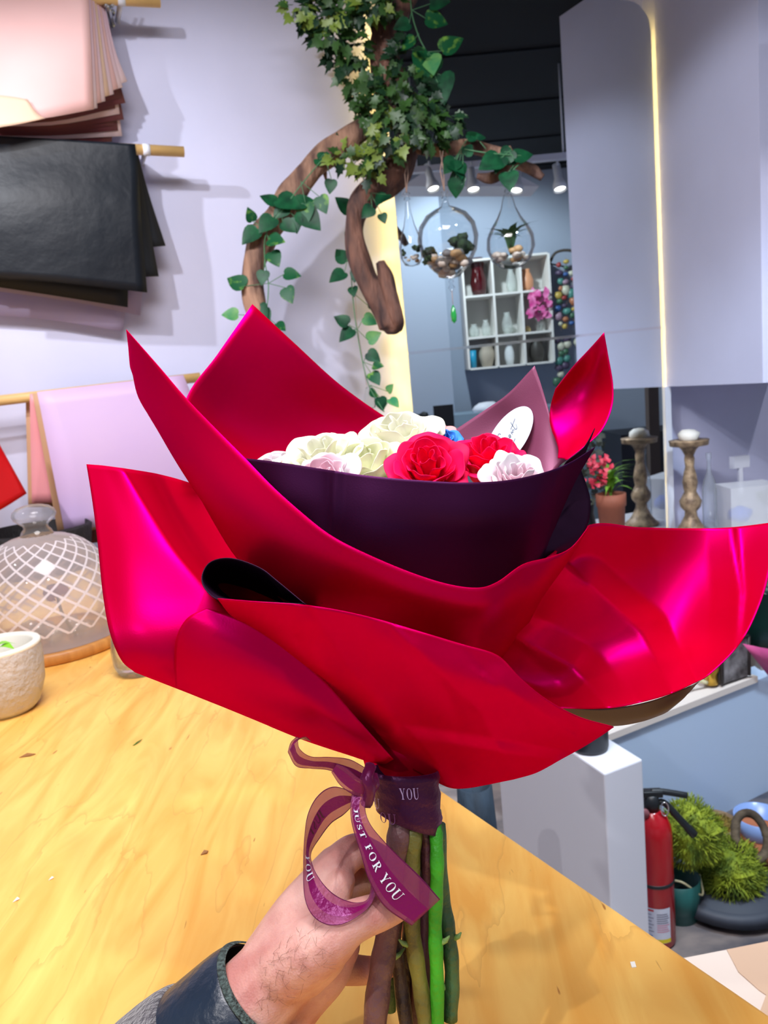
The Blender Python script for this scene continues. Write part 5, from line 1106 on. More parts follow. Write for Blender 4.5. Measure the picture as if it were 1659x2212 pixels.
# glass bottle
gb = cw(1534, STAND + .22); hb = ztop(1527, 975, gb) - .58
a = MB(); r_b = .033; a.lathe([(0, .002), (r_b, .002), (r_b, hb * .55), (r_b * .8, hb * .66), (r_b * .3, hb * .76), (r_b * .25, hb * .92), (r_b * .36, hb * .93), (r_b * .36, hb), (r_b * .2, hb)], gb, 24)
o = a.build('glass_bottle', glass_mat('bottle_glass', (.86, .9, .94, 1), .8, .12)); tag(o, 'clear glass bottle with narrow neck, right of the candlestick', 'bottle')
# translucent tub with blue content
tb = cw(1612, STAND + .28); M_tub = glass_mat('frosted_tub', (.93, .93, .98, 1), .4, .5)
ht_ = ztop(1610, 1045, tb) - .58; root = empty('storage_tub', tb, 'translucent plastic tub with something blue inside, on the counter at the right', 'tub')
a = MB(); a.prism([(tb.x - .10, tb.y - .06), (tb.x + .14, tb.y - .06), (tb.x + .14, tb.y + .12), (tb.x - .10, tb.y + .12)], .582, .58 + ht_); a.build('tub_body', M_tub, root, False)
a = MB(); a.ball((tb.x - .02, tb.y + .02, .58 + ht_ * .35), .05, 12, (1.2, 1, .8), .3, 1); o = a.build('blue_cloth', mat('blue_cloth', srgb(50, 110, 220), .7)); tag(o, 'blue bundle inside the translucent tub', 'cloth')
fr = cw(1588, STAND + .1); a = MB(); zf = ztop(1585, 1010, fr); a.obox((fr.x, fr.y, zf), (.09, .02, 0), (-.01, .03, 0), (0, 0, .06)); a.obox((fr.x + .03, fr.y + .01, .58), (.02, 0, 0), (0, .02, 0), (0, 0, zf - .58))
o = a.build('small_sign_holder', M_white, smooth=False); tag(o, 'small pale card holder standing behind the tub', 'holder')
sg = cw(1662, STAND + .18); r3 = empty('small_potted_plant', sg, 'small dark green leafy plant at the right edge of the counter', 'plant')
a = MB(); a.lathe([(0, 0), (.03, 0), (.04, .09), (.034, .09), (0, .07)], sg, 16); a.build('pot_body', M_white, r3)
a = MB(); zz = ztop(1650, 1060, sg)
for k in range(30): leaf(a, Vector((sg.x - .01, sg.y, zz - .06 + .03 * rr.random())), Vector((rr.uniform(-1, 1), rr.uniform(-1, 1), rr.uniform(.1, 1))), Vector((0, -.6, 1)), .06, HEART)
a.build('foliage', M_lv[0], r3, fix=False)
# ---------------- planter bench contents
def on_bench(px, py, z): return on_z(px, py, z)
M_tray = mat('speckled_tray', srgb(176, 172, 176), .3, metal=.4, col2=srgb(90, 86, 88), scale=22)
A = on_z(1560, 1478, .43); B = on_z(1618, 1458, .43); dv = B - A; up = Vector((0, 0, .13)); bk = Vector((-dv.y, dv.x, 0)).normalized() * .3
tr_ = empty('mirror_tray', A, 'speckled mirrored box with dark frame standing at the end of the bench', 'box')
a = MB(); a.obox(A, dv, bk, up); o = a.build('box_body', M_tray, tr_, False)
a = MB(); e = .006
for q, w_ in ((A, up), (B, up)): a.tube([q, q + w_], e, 6)
a.tube([A + up, B + up], e, 6); a.build('frame', mat('dark_frame', srgb(50, 40, 40), .5), tr_)
gq = on_z(1536, 1476, .43); a = MB(); a.lathe([(0, 0), (.022, 0), (.018, .03), (.026, .05), (.02, .07), (0, .075)], gq, 14); o = a.build('gold_figurine', mat('brass', srgb(214, 170, 70), .3, metal=.8)); tag(o, 'small golden ornament on the timber cap of the bench', 'ornament')
gq = on_z(1498, 1490, .43); a = MB(); a.tube(spline([gq + Vector((-.05, -.02, .008)), gq + Vector((0, 0, .03)), gq + Vector((.05, .02, .01))], 5), .006, 8); o = a.build('cream_strip', mat('cream_strip', srgb(232, 224, 180), .5)); tag(o, 'curled cream strip lying on the bench beside the golden ornament', 'strip')
gp = on_z(1672, 1392, .45); a = MB(); rg_ = .125; a.lathe([(0, 0), (rg_ * .8, 0), (rg_ * .95, .1), (rg_, .20), (rg_ * 1.06, .21), (rg_ * 1.06, .235), (rg_ * .9, .235), (rg_ * .8, .1), (0, .05)], gp, 32); pg = a.build('plant_pot', mat('bottle_green_plastic', srgb(10, 50, 44), .4)); tag(pg, 'large bottle-green pot at the right edge behind the paper wing', 'pot')
a = MB()
for k in range(60): leaf(a, gp + Vector((rr.uniform(-.1, .1), rr.uniform(-.1, .1), .22)), Vector((rr.uniform(-1, 1), rr.uniform(-1, 1), rr.uniform(.3, 1.5))), Vector((0, -.6, 1)), rr.uniform(.05, .1), HEART)
o = a.build('plant_foliage', mat('grey_green_leaf', srgb(110, 116, 104), .6, var=.4), fix=False); tag(o, 'grey-green foliage growing in the large bottle-green pot', 'plant')
# stand under it
a = MB(); a.box((gp.x - .09, gp.y - .09, .322), (gp.x + .4, gp.y + .3, .448)); o = a.build('plant_shelf', mat('concrete_shelf', srgb(150, 140, 130), .8), smooth=False); tag(o, 'grey low block carrying the bottle-green pot', 'block')
# pink paper corner at the far right, draped over the bench front
dq = lambda x, y, o: on_plane(x, y, H1 - hn * (.012 + o), hn)
g = [[dq(1604, 1390, .02), dq(1640, 1398, .03), dq(1700, 1408, .03), dq(1780, 1420, .03)], [dq(1622, 1412, .01), dq(1652, 1424, .03), dq(1705, 1440, .02), dq(1780, 1450, .02)], [dq(1662, 1462, 0), dq(1690, 1475, .01), dq(1725, 1490, .01), dq(1780, 1510, 0)]]
o = mesh('pink_wrapping_sheet', [p for r in g for p in r], [(i * 4 + j, i * 4 + j + 1, (i + 1) * 4 + j + 1, (i + 1) * 4 + j) for i in range(2) for j in range(3)], mat('pink_sheet_paper', srgb(216, 90, 150), .5), None, True)
s = o.modifiers.new('s', 'SOLIDIFY'); s.thickness = .002; tag(o, 'corner of a pink paper sheet at the right edge, below the green pot', 'paper sheet')
# black pot on the plinth
bp_ = on_z(1291, 1628, ZP0); rb = pxr(42, (bp_ - EYE).dot(_F)); bp_ = bp_ + Vector((-.01, rb * .7, 0)); bp_.z = ZP0
a = MB(); a.lathe([(0, 0), (rb * .92, 0), (rb * .98, .01), (rb, .12), (rb * 1.03, .13), (rb * .9, .13), (rb * .85, .03), (0, .03)], bp_, 32); o = a.build('plant_pot', mat('black_plastic', srgb(22, 28, 38), .45)); tag(o, 'black round pot standing on the white plinth', 'pot')
# dark vase on the floor between table and plinth
vp = on_z(1030, 1960, 0); vd = (P(1028, 1740, 1.55)); vb = Vector((vd.x, vd.y, 0)); rv = pxr(42, 1.55)
zt2 = P(1028, 1690, 1.55).z
a = MB(); a.lathe([(0, 0), (rv * .9, 0), (rv * 1.05, zt2 * .5), (rv, zt2 * .85), (rv * .9, zt2), (rv * .8, zt2), (rv * .85, zt2 * .5), (0, .05)], vb, 32); o = a.build('floor_vase', mat('slate_blue_bark', srgb(40, 60, 78), .8, col2=srgb(20, 30, 40), scale=18, bump=.8, bscale=30, stretch=(1, 1, .3))); tag(o, 'tall slate-blue textured vase between the table and the plinth', 'vase')
# ---------------- fire extinguisher
ec = Vector((.585, 1.73, 0)); er = .046
ex = empty('fire_extinguisher', ec, 'red fire extinguisher with black handle standing on the floor beside the plinth', 'fire extinguisher')
M_exr = mat('red_enamel', srgb(178, 8, 26), .22, spec=.7); M_blk = mat('black_rubber', srgb(26, 30, 34), .4)
eh = ztop(1430, 1742, ec)
a = MB(); a.lathe([(0, 0), (er * .9, 0), (er, .008), (er, eh - .03), (er * .93, eh - .008), (er * .75, eh + .012), (er * .45, eh + .026), (er * .35, eh + .03), (0, eh + .03)], ec, 40); a.build('cylinder', M_exr, ex)
a = MB(); a.lathe([(er * 1.005, eh * .52), (er * 1.04, eh * .523), (er * 1.04, eh * .545), (er * 1.005, eh * .548)], ec, 40); a.build('strap', M_blk, ex)
nk = ec + Vector((0, 0, eh + .028))
a = MB(); a.lathe([(0, 0), (.018, 0), (.02, .02), (.016, .04), (0, .042)], nk, 16); a.build('valve', M_blk, ex)
hx = Vector((.93, -.1, 0)).normalized()
a = MB(); a.obox(nk + Vector((0, -.011, .036)) - hx * .05, hx * .075, Vector((0, .022, 0)), Vector((0, 0, .016))); a.tube(spline([nk + Vector((0, 0, .048)), nk + hx * .03 + Vector((0, 0, .046)), nk + hx * .085 + Vector((0, 0, .034))], 4), .008, 10); o = a.build('lever', M_blk, ex); bevel(o, .002)
a = MB(); a.tube(spline([nk + Vector((0, 0, .012)), nk + hx * .028 + Vector((0, 0, .018)), nk + hx * .06 + Vector((0, -.005, -.02)), nk + hx * .095 + Vector((0, -.01, -.065))], 6), [.008] * 10 + [.009] * 6 + [.0105] * 3, 10); a.build('nozzle', M_blk, ex)
a = MB(); rc_ = nk + hx * .024 + Vector((0, -.02, .012)); a.tube([rc_ + hx * (.009 * math.cos(t)) + Vector((0, 0, .018 * math.sin(t))) for t in [2 * math.pi * k / 20 for k in range(21)]], .0016, 6, cap=False); a.build('safety_pin', M_chrome, ex)
a = MB(); gg = nk + Vector((-.025, -.02, .004)); a.lathe([(0, -.004), (.012, -.004), (.012, .004), (0, .004)], gg, 16, Vector((-.1, -1, 0))); a.build('gauge', mat('gauge_face', srgb(150, 90, 96), .4), ex)
def exlab(t0, t1, z0, z1, col, name, o=.0008, n=14):
    vs = []; c = bpy.data.materials.get(col) 
    base = math.atan2(-ec.y, -ec.x)
    for i in range(n + 1):
        t = base + t0 + (t1 - t0) * i / n
        for z in (z0, z1): vs.append(ec + Vector((math.cos(t) * (er + o), math.sin(t) * (er + o), z)))
    return mesh(name, vs, [(2 * i, 2 * i + 2, 2 * i + 3, 2 * i + 1) for i in range(n)], c, ex, True, False)
for nme, c_ in (('label_white', (214, 220, 236)), ('label_yellow', (232, 212, 40)), ('label_blue', (40, 130, 200)), ('label_red', (200, 40, 50)), ('label_grey', (130, 134, 156)), ('label_pink', (214, 150, 176))): mat(nme, srgb(*c_), .4)
exlab(-.85, .78, eh * .07, eh * .36, 'label_white', 'instruction_label')
exlab(.0, .78, eh * .073, eh * .105, 'label_yellow', 'label_band', .0012)
exlab(-.80, -.10, eh * .335, eh * .35, 'label_red', 'label_heading', .0012)
exlab(-.62, -.20, eh * .09, eh * .135, 'label_blue', 'label_symbol', .0012)
for k in range(9):
    z = eh * (.165 + .018 * k); exlab(.04, .70 - .05 * (k % 3), z, z + eh * .008, 'label_grey' if k > 3 else 'label_pink', 'label_text_line', .0012, 8)
for k in range(6):
    z = eh * (.165 + .028 * k); exlab(-.75, -.12 - .1 * (k % 2), z, z + eh * .006, 'label_grey', 'label_text_line', .0012, 8)
# ---------------- floor things: moss, pots, basket
M_lime2 = mat('chartreuse_moss', srgb(160, 176, 44), .8, col2=srgb(84, 108, 30), scale=30)
def mossball(name, c, r, m, lab, cat, n=900, seed=1, ln=.035, parent=None, sc=(1, 1, 1)):
    rr = random.Random(seed); a = MB(); a.ball(c, r * .86, 16, sc, .5, seed)
    for k in range(n):
        d = Vector((rr.gauss(0, 1), rr.gauss(0, 1), rr.gauss(0, 1))).normalized(); b = c + Vector((d.x * sc[0], d.y * sc[1], d.z * sc[2])) * r * (.86 + .16 * noise.noise(d * 2.3 + Vector((seed, 0, 0))))
        t = (d + Vector((rr.uniform(-1, 1), rr.uniform(-1, 1), rr.uniform(-1, 1))) * .9).normalized() * ln * rr.uniform(.5, 1.2)
        s_ = t.cross(d).normalized() * .0011
        q = b + t * .5 + d * .006
        a.add([b - s_, b + s_, q + s_, q - s_, b + t + s_ * .3, b + t - s_ * .3], [(0, 1, 2, 3), (3, 2, 4, 5)])
    o = a.build(name, m, parent, fix=False, smooth=False)
    if not parent: tag(o, lab, cat, kind='stuff')
    return o
gp1 = on_z(1492, 2002, 0); g1 = Vector((gp1.x - .01, gp1.y + .05, 0))
rg1 = pxr(46, (g1 - EYE).dot(_F)); hg1 = ztop(1490, 1880, g1)
bk1 = empty('green_bucket', g1, 'dark teal bucket with pale wire handle behind the fire extinguisher', 'bucket')
a = MB(); a.lathe([(0, 0), (rg1 * .86, 0), (rg1, hg1), (rg1 * .94, hg1), (rg1 * .8, .02), (0, .02)], g1, 32); a.build('bucket_body', mat('teal_plastic', srgb(30, 92, 88), .4), bk1)
a = MB(); a.tube(spline([g1 + Vector((-rg1, -.01, hg1)), g1 + Vector((-rg1 * .2, -rg1 * .9, hg1 + .02)), g1 + Vector((rg1 * .9, -rg1 * .5, hg1 - .04)), g1 + Vector((rg1, 0, hg1 - .0))], 6), .003, 6); a.build('handle', mat('pale_cane', srgb(206, 200, 160), .5), bk1)
m1 = P(1500, 1800, 2.02); mossball('moss_heap', P(1492, 1800, 2.0), pxr(68, 2.0), M_lime2, 'lime green moss spilling above the teal bucket', 'moss', 2200, 1, .022, None, (1, 1, 1.1))
mc = P(1573, 1880, 2.05); mossball('moss_heap', mc, pxr(66, 2.05), M_lime2, 'big ball of chartreuse reindeer moss beside the teal bucket', 'moss', 3200, 2, .026, None, (1.1, 1, 1.0))
# dark dish below the moss
dd = Vector((mc.x, mc.y + .02, 0)); a = MB(); a.lathe([(0, 0), (.10, 0), (.15, .05), (.17, mc.z - pxr(50, 2.05)), (.16, mc.z - pxr(50, 2.05)), (.13, .05), (0, .03)], dd, 32); o = a.build('floor_dish', mat('dark_slate_dish', srgb(60, 66, 78), .6)); tag(o, 'dark slate dish on the floor under the ball of moss', 'dish')
# mossy log planter
lc = P(1545, 1776, 2.2); lz = lc.z
lp = empty('log_planter', Vector((lc.x, lc.y, 0)), 'round bark planter topped with yellow-green moss behind the moss ball', 'planter')
rl = pxr(50, 2.2)
a = MB(); a.lathe([(0, 0), (rl * .8, 0), (rl * .95, lz * .5), (rl, lz), (rl * .92, lz + .004), (rl * .85, lz - .03), (0, lz - .04)], Vector((lc.x, lc.y, 0)), 28); a.build('bark_body', mat('bark', srgb(140, 116, 90), .9, var=.5, scale=20, bump=.8), lp)
mossball('moss_filling', lc - Vector((0, 0, .02)), rl * .86, mat('olive_moss', srgb(170, 140, 60), .85, col2=srgb(96, 84, 36), scale=40), '', '', 1200, 3, .014, lp, (1, 1, .45))
# loop of bark ring
rcn = P(1622, 1806, 2.05); a = MB(); ry = pxr(34, 2.05); rz = pxr(44, 2.05); a.tube([rcn + _R * ry * math.cos(t) + _U * rz * math.sin(t) + _F * .02 * math.sin(t) for t in [2 * math.pi * k / 32 for k in range(33)]], pxr(9, 2.05), 10, cap=False, wob=.3)
lo = min(v.z for v in a.v)
o = a.build('bark_ring', mat('grey_bark', srgb(110, 96, 78), .9, col2=srgb(56, 46, 38), scale=18, bump=.8)); tag(o, 'grey-brown ring of twisted bark leaning against the terracotta pot', 'ring')
# terracotta pots right
t5 = on_z(1660, 1905, 0); t5 = Vector((t5.x, t5.y + .07, 0)); r5 = .095; h5 = ztop(1650, 1800, t5)
a = MB(); a.lathe([(0, 0), (r5 * .75, 0), (r5 * .95, h5 * .78), (r5 * 1.05, h5 * .8), (r5 * 1.07, h5), (r5 * .95, h5), (r5 * .9, h5 * .7), (0, .02)], t5, 32); o = a.build('terracotta_pot', mat('terracotta_warm', srgb(176, 104, 66), .75, var=.2, scale=9)); tag(o, 'warm terracotta pot on the floor at the right edge', 'pot')
b5 = P(1640, 1760, 2.25); bb = Vector((b5.x, b5.y, 0)); r6 = pxr(52, 2.25); h6 = b5.z
a = MB(); a.lathe([(0, h6 - .09), (r6 * .55, h6 - .09), (r6 * .9, h6 - .05), (r6, h6), (r6 * .94, h6), (r6 * .82, h6 - .045), (0, h6 - .075)], bb, 32); o = a.build('blue_bowl', mat('pale_blue_glaze', srgb(140, 170, 226), .25)); tag(o, 'pale blue glazed bowl stacked in a pot, at the right edge', 'bowl')
a = MB(); a.lathe([(0, 0), (r6 * .6, 0), (r6 * .8, h6 - .1), (r6 * .86, h6 - .1), (r6 * .86, h6 - .088), (0, h6 - .092)], bb, 28); o = a.build('dark_pot', mat('plum_brown_pot', srgb(84, 70, 80), .6)); tag(o, 'dark brown pot on the floor carrying the pale blue bowl', 'pot')
# cutting board / paper at the lower right
z8 = .62; cA = on_z(1474, 2070, z8); cB = on_z(1659, 2034, z8); dv = (cB - cA).normalized(); nb = Vector((dv.y, -dv.x, 0))
sb = empty('side_table', Vector((cA.x + .25, cA.y - .15, 0)), 'low side table with cream paper-covered top at the lower right corner', 'table')
a = MB(); st_ = cA - dv * .02; a.obox((st_.x, st_.y, z8 - .02), dv * .7, nb * .45, (0, 0, .02)); a.build('tabletop', mat('cream_paper_top', srgb(214, 198, 186), .6), sb, False)
for i in (0, 1):
    for j in (0, 1):
        q = st_ + dv * (.05 + .58 * i) + nb * (.05 + .33 * j); a = MB(); a.obox((q.x, q.y, 0), (.03, 0, 0), (0, .03, 0), (0, 0, z8 - .021)); a.build('leg', M_white, sb, False)
pa = MB(); pz = z8 + .0006; pts_ = [on_z(*q, pz) for q in ((1570, 2052), (1595, 2100), (1640, 2140), (1655, 2150), (1640, 2190), (1665, 2200), (1720, 2100), (1720, 2022))]
pa.add(pts_ + [p + Vector((0, 0, .0008)) for p in pts_], [tuple(range(8))[::-1], tuple(range(8, 16))] + [(i, (i + 1) % 8, 8 + (i + 1) % 8, 8 + i) for i in range(8)])
o = pa.build('tan_paper', mat('tan_paper', srgb(196, 164, 138), .6), smooth=False); tag(o, 'tan paper piece lying on the cream side table', 'paper')
# ---------------- things in the room behind the camera, seen only in the mirror
# V(): a point given where its reflection appears; it is built at its true place in front of the mirror.
class MR(MB):
    def out(s, name, m, parent=None, smooth=True, fix=True): return s.build(name, m, parent, smooth, refl, fix)
def rempty(name, loc, label, cat, group=None): return empty(name, refl(loc), label, cat, group)
YS = 7.18
X = lambda px, y=YS: on_y(px, 680, y).x
xa, xb, xc, xd = X(1006), X(1070), X(1130), X(1192)
zA, zB, zC, zD = on_y(1150, 550, YS).z, on_y(1090, 634, YS).z, on_y(1090, 724, YS).z, on_y(1090, 797, YS).z
sh = rempty('cube_shelf', ((xa + xd) / 2, YS + .15, zD), 'white nine-cube wall shelf with vases, seen in the mirror', 'shelf')
th = .018; dp_ = .30
M_shw = mat('white_shelf_board', srgb(232, 230, 226), .5)
for x in (xa, xb, xc, xd):
    a = MR(); a.obox((x - th / 2, YS, zD), (th, 0, 0), (0, dp_, 0), (0, 0, zA - zD)); a.out('upright_board', M_shw, sh, False)
for z in (zA, zB, zC, zD):
    for x0_, x1_ in ((xa, xb), (xb, xc), (xc, xd)):
        a = MR(); a.obox((x0_ + th / 2, YS, z - th / 2), (x1_ - x0_ - th, 0, 0), (0, dp_, 0), (0, 0, th)); a.out('shelf_board', M_shw, sh, False)
a = MR(); a.obox((xa, YS + dp_, zD), (xd - xa, 0, 0), (0, .006, 0), (0, 0, zA - zD)); a.out('back_panel', mat('shelf_back', srgb(206, 204, 200), .6), sh, False)
def vase(xc_, z, r, h, m, lab, prof=None, cat='vase', nm='vase'):
    pr = prof or [(.0, 0), (.7, 0), (.95, .25), (1, .5), (.7, .78), (.5, .88), (.6, 1), (.45, 1), (.3, .8), (0, .1)]
    a = MR(); a.lathe([(r * q, h * w_) for q, w_ in pr], (xc_, YS + .13, z + th / 2 + .001), 20); return tag(a.out(nm, m), lab, cat)
M_oxb = mat('oxblood_glaze', srgb(70, 10, 16), .12, spec=.8); M_cel = glass_mat('pale_glass', (.85, .92, .88, 1), .5, .35)
vase((xa + xb) / 2 + .02, zB, .075, .34, M_oxb, 'tall oxblood glazed vase in the top left cube', [(0, 0), (.75, 0), (.95, .2), (1, .35), (.85, .55), (.75, .68), (.85, .85), (.9, .95), (.7, 1), (.6, .98), (.5, .6), (0, .1)])
vase((xb + xc) / 2 + .06, zB, .045, .22, M_cel, 'pale green-white glass vase in the top middle cube')
vase(xc + .075, zB, .065, .20, mat('peach_ceramic', srgb(226, 160, 120), .4), 'round peach ceramic vase in the top right cube')
vase((xa + xb) / 2 - .05, zC, .05, .12, M_cel, 'small clear glass bowl in the middle left cube')
vase((xa + xb) / 2 + .06, zC, .04, .15, bpy.data.materials['pale_glass'], 'clear glass jar in the middle left cube, right of the bowl')
vase((xb + xc) / 2, zC, .05, .20, bpy.data.materials['pale_glass'], 'clear glass vase in the centre cube')
vase(xc + .06, zC, .03, .06, mat('straw_yellow', srgb(226, 204, 140), .5), 'small yellow dish beside the pink flowers')
fv = rempty('orchid_pot', (xc + .17, YS + .13, zC), 'pink orchid flowers in a glass vase in the middle right cube', 'flower')
a = MR(); a.lathe([(0, 0), (.03, 0), (.04, .12), (.03, .12), (0, .02)], (xc + .17, YS + .13, zC + th / 2 + .001), 14); a.out('vase_body', M_cel, fv)
a = MR(); rr = random.Random(9)
for k in range(40):
    an = rr.uniform(0, 6.28); leaf(a, Vector((xc + .15 + rr.uniform(-.07, .10), YS + rr.uniform(-.06, .08), zC + .12 + rr.uniform(0, .24))), Vector((math.cos(an), -.3, math.sin(an))), Vector((0, -1, 0)), .06, HEART)
a.out('blooms', mat('orchid_pink', srgb(222, 60, 150), .5, col2=srgb(240, 150, 200), scale=18), fv, fix=False)
vase((xa + xb) / 2 - .08, zD, .035, .16, mat('cyan_pot', srgb(40, 160, 200), .4), 'turquoise pot in the lower left cube', [(0, 0), (.8, 0), (1, 1), (.85, 1), (.7, .1), (0, .1)])
vase((xa + xb) / 2 + .05, zD, .075, .20, mat('grey_urn_glaze', srgb(176, 166, 150), .5), 'grey stoneware urn in the lower left cube', [(0, 0), (.6, 0), (1, .45), (.95, .7), (.8, .85), (.95, 1), (.8, 1), (.6, .8), (0, .1)])
vase((xb + xc) / 2, zD, .045, .22, mat('white_ceramic', srgb(226, 230, 232), .3), 'white ceramic bottle in the lower middle cube')
vase((xc + xd) / 2, zD, .07, .24, mat('dark_bronze', srgb(64, 60, 56), .5), 'dark bronze vase in the lower right cube')
# pilaster-like shade between wall and shelf, hung branch with ornaments
hb_ = rempty('hanging_branch', (X(1235), YS + .2, on_y(1235, 560, YS).z), 'curved dark branch on the wall right of the cube shelf, seen in the mirror', 'branch')
a = MR(); a.tube(spline([on_y(x, y, YS + .1) for x, y in ((1186, 570), (1200, 546), (1230, 541), (1255, 552), (1266, 580), (1264, 606), (1285, 622), (1302, 632))], 5), .013, 8, wob=.3); a.tube(spline([on_y(x, y, YS + .1) for x, y in ((1190, 570), (1230, 580), (1262, 602), (1288, 606))], 5), .008, 6); a.out('bough', mat('dark_branch', srgb(74, 66, 60), .8), hb_)
pal = [(160, 60, 60), (80, 140, 130), (196, 170, 84), (64, 100, 160), (196, 196, 176), (84, 70, 96), (180, 116, 84), (70, 110, 84), (170, 140, 160)]
MP = [mat('ornament_colour', srgb(*c_), .35) for c_ in pal]
for i, (x, y0, y1) in enumerate([(1208, 572, 715), (1222, 565, 712), (1236, 590, 708), (1250, 588, 706), (1262, 612, 704), (1274, 620, 700)]):
    rt_ = rempty('ornament_string', on_y(x, y1, YS), 'string of colourful glass and ceramic ornaments hanging from the reflected branch', 'ornament', 'ornament strings on the reflected branch')
    a = MR(); a.tube([on_y(x, y0 - 8, YS + .1), on_y(x + 4, y1, YS + .05)], .002, 5); a.out('thread', M_cord, rt_)
    y = y0; k = 0
    while y < y1:
        a = MR(); p = on_y(x + rr.uniform(-4, 4), y, YS + .06); a.ball(p, rr.uniform(.022, .042), 8, (1, .7, rr.uniform(.6, 1.3)), .4, k); a.out('bead', MP[(i * 2 + k * 5) % 9], rt_); y += rr.uniform(12, 18); k += 1
for i, (x, y0, y1) in enumerate([(1222, 735, 800), (1245, 730, 760), (1208, 740, 840)]):
    rt_ = rempty('ornament_string', on_y(x, y1, YS), 'lower string of dark and silvery ornaments right of the reflected shelf', 'ornament', 'lower ornament strings by the reflected shelf')
    y = y0; k = 0
    a = MR(); a.tube([on_y(x, y0, YS + .05), on_y(x, y1, YS + .05)], .002, 5); a.out('thread', M_cord, rt_)
    while y < y1:
        a = MR(); a.ball(on_y(x + rr.uniform(-5, 5), y, YS + .06), rr.uniform(.03, .045), 8, (1, .7, 1), .4, k); a.out('bead', MP[(5, 4, 7, 1)[k % 4]], rt_); y += 15; k += 1
# track lights
YT = 5.0
def hp(px, py, y=YT): return on_y(px, py, y)
trk = rempty('track_light_rail', hp(1100, 355), 'white ceiling track rail carrying spotlights, seen in the mirror', 'light rail')
a = MR(); z_ = hp(1100, 353).z; xl, xr_ = hp(860, 353).x, hp(1247, 353).x; a.obox((xl, YT, z_), (xr_ - xl, 0, 0), (0, .05, 0), (0, 0, .035)); a.out('rail', M_white, trk, False)
for px in (900, 1220):
    a = MR(); q = hp(px, 353); a.tube([Vector((q.x, YT + .02, z_)), Vector((q.x, YT + .02, CEIL))], .006, 6); a.out('hanger_rod', M_white, trk)
duct = MR(); q0 = on_y(870, 402, 5.6); q1 = on_y(1165, 402, 5.6); q2 = on_y(1090, 362, 5.6); q3 = on_y(930, 362, 5.6)
duct.add([q0, q1, q2, q3, q0 + Vector((0, .3, 0)), q1 + Vector((0, .3, 0)), q2 + Vector((0, .3, 0)), q3 + Vector((0, .3, 0))], [(0, 1, 2, 3), (7, 6, 5, 4), (0, 4, 5, 1), (1, 5, 6, 2), (2, 6, 7, 3), (3, 7, 4, 0)])
tag(duct.out('air_duct', M_white, None, False), 'white ceiling duct behind the track lights, seen in the mirror', 'duct')
M_lampw = mat('white_lamp_enamel', srgb(232, 236, 240), .35); M_bulb = emis('lit_lamp_face', (1, .95, .85, 1), 6)
def head(px, py, y, tilt, lab, dark=False, sc=1):
    c = on_y(px, py, y); ax = Vector((tilt, -.35, -1)).normalized(); r = rempty('spotlight', c, lab, 'spotlight')
    a = MR(); R0 = .04 * sc; a.lathe([(0, -.09 * sc), (R0 * .6, -.09 * sc), (R0 * .62, -.0), (R0 * .7, .01 * sc), (R0 * 1.05, .045 * sc), (R0 * 1.08, .08 * sc), (R0 * .95, .08 * sc), (R0 * .6, .02 * sc)], c, 20, ax); a.out('lamp_head', M_lampw, r)
    a = MR(); a.tube([c - ax * .05 * sc, c + Vector((0, 0, .10 * sc))], .008, 6); a.out('swivel_arm', M_lampw, r)
    a = MR(); a.lathe([(0.0, .06 * sc), (R0 * .9, .06 * sc), (R0 * .9, .064 * sc), (0, .064 * sc)], c, 16, ax); a.out('lamp_face', M_bulb, r)
head(930, 385, YT, .15, 'white track spotlight behind the slim terrarium, leftmost in the mirror')
head(1020, 386, YT, 0, 'white track spotlight behind the hanging leaves, second from left')
head(1117, 388, YT, -.2, 'white track spotlight tilted, beside the driftwood tip')
head(1206, 385, YT, .02, 'white track spotlight alone at the right end of the rail')
head(1314, 2, 4.6, .1, 'brightly lit ceiling spotlight at the top beside the rounded mirror corner', sc=1.1)
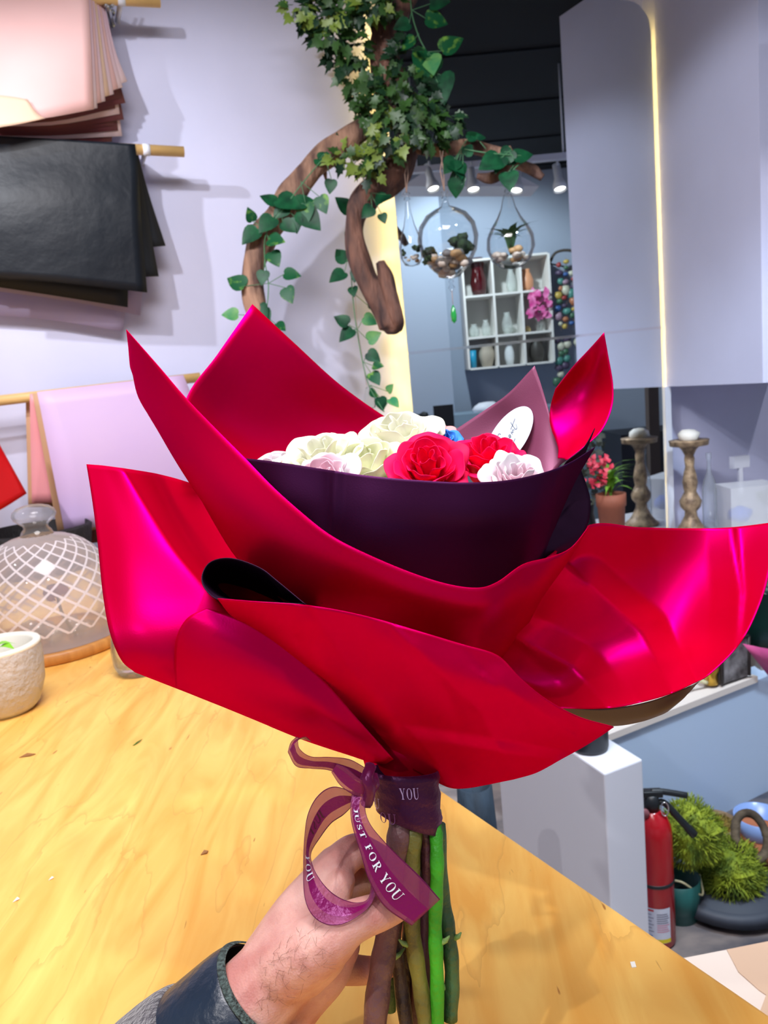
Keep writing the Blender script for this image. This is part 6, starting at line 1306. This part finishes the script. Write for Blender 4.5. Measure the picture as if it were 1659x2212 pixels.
# reflected counter: monitor, dark bits
yc = 6.4
def rbox(p, w_, h_, d_, m, nm, lab, cat): a = MR(); a.obox(p, (w_, 0, 0), (0, d_, 0), (0, 0, h_)); return tag(a.out(nm, m, None, False), lab, cat)
zc = on_y(960, 938, yc).z
q = on_y(880, 940, yc); a = MR(); a.obox((q.x, yc, 0), (.62, 0, 0), (0, .38, 0), (0, 0, zc - .005)); tag(a.out('sales_desk', mat('desk_grey', srgb(150, 160, 170), .6), None, False), 'grey sales desk in the room, seen low in the mirror', 'desk')
q = on_y(941, 938, yc + .2); m_ = rempty('monitor', (q.x, yc + .2, zc), 'black computer screen on the desk, seen in the mirror above the roses', 'monitor')
a = MR(); a.obox((q.x, yc + .2, zc + .02), (.17, 0, 0), (0, .03, 0), (0, 0, .19)); a.out('screen', mat('black_screen', srgb(12, 12, 16), .3), m_, False); a = MR(); a.obox((q.x + .06, yc + .18, zc), (.05, 0, 0), (0, .08, 0), (0, 0, .02)); a.out('foot', M_blk, m_, False)
a = MR(); q = on_y(918, 935, yc + .2)
for k in range(10): a.ball(Vector((q.x + rr.uniform(-.05, .05), yc + .2 + rr.uniform(-.03, .03), zc + .03 + rr.uniform(0, .13))), .03, 8, (1, 1, 1), .8, k)
tag(a.out('dark_ornament', mat('near_black', srgb(20, 24, 28), .6)), 'small black bushy ornament left of the reflected screen', 'ornament')
q = on_y(1052, 888, 7.0); a = MR(); a.ball(q, .09, 12, (1.5, 1, .7), .2, 3); tag(a.out('white_basin', M_white), 'white rounded basin seen in the mirror behind the plum paper', 'basin')
q = on_y(1052, 900, 6.9); a = MR(); a.obox((q.x - .4, 6.8, 0), (1.4, 0, 0), (0, .5, 0), (0, 0, on_y(1052, 895, 6.9).z)); tag(a.out('back_counter', mat('blue_grey_counter', srgb(130, 150, 168), .6), None, False), 'blue-grey back counter carrying the white basin, seen in the mirror', 'counter')
# dark furniture low on the right of the mirror
q = on_y(1345, 1000, 5.6); a = MR(); a.obox((q.x, 5.6, 0), (1.6, 0, 0), (0, .5, 0), (0, 0, on_y(1380, 940, 5.6).z)); tag(a.out('dark_cabinet', mat('blue_black_cabinet', srgb(24, 28, 40), .6), None, False), 'blue-black cabinet seen in the mirror behind the candlestick reflection', 'cabinet')
q = on_y(1403, 900, 5.2); a = MR(); a.obox((q.x, 5.2, 0), (.07, 0, 0), (0, .07, 0), (0, 0, 2.0)); tag(a.out('wooden_post', mat('dark_post', srgb(70, 58, 52), .7), None, False), 'dark upright timber post seen in the mirror beside its right edge', 'post')
# ---------------- tiny glass ornaments at the right frame edge
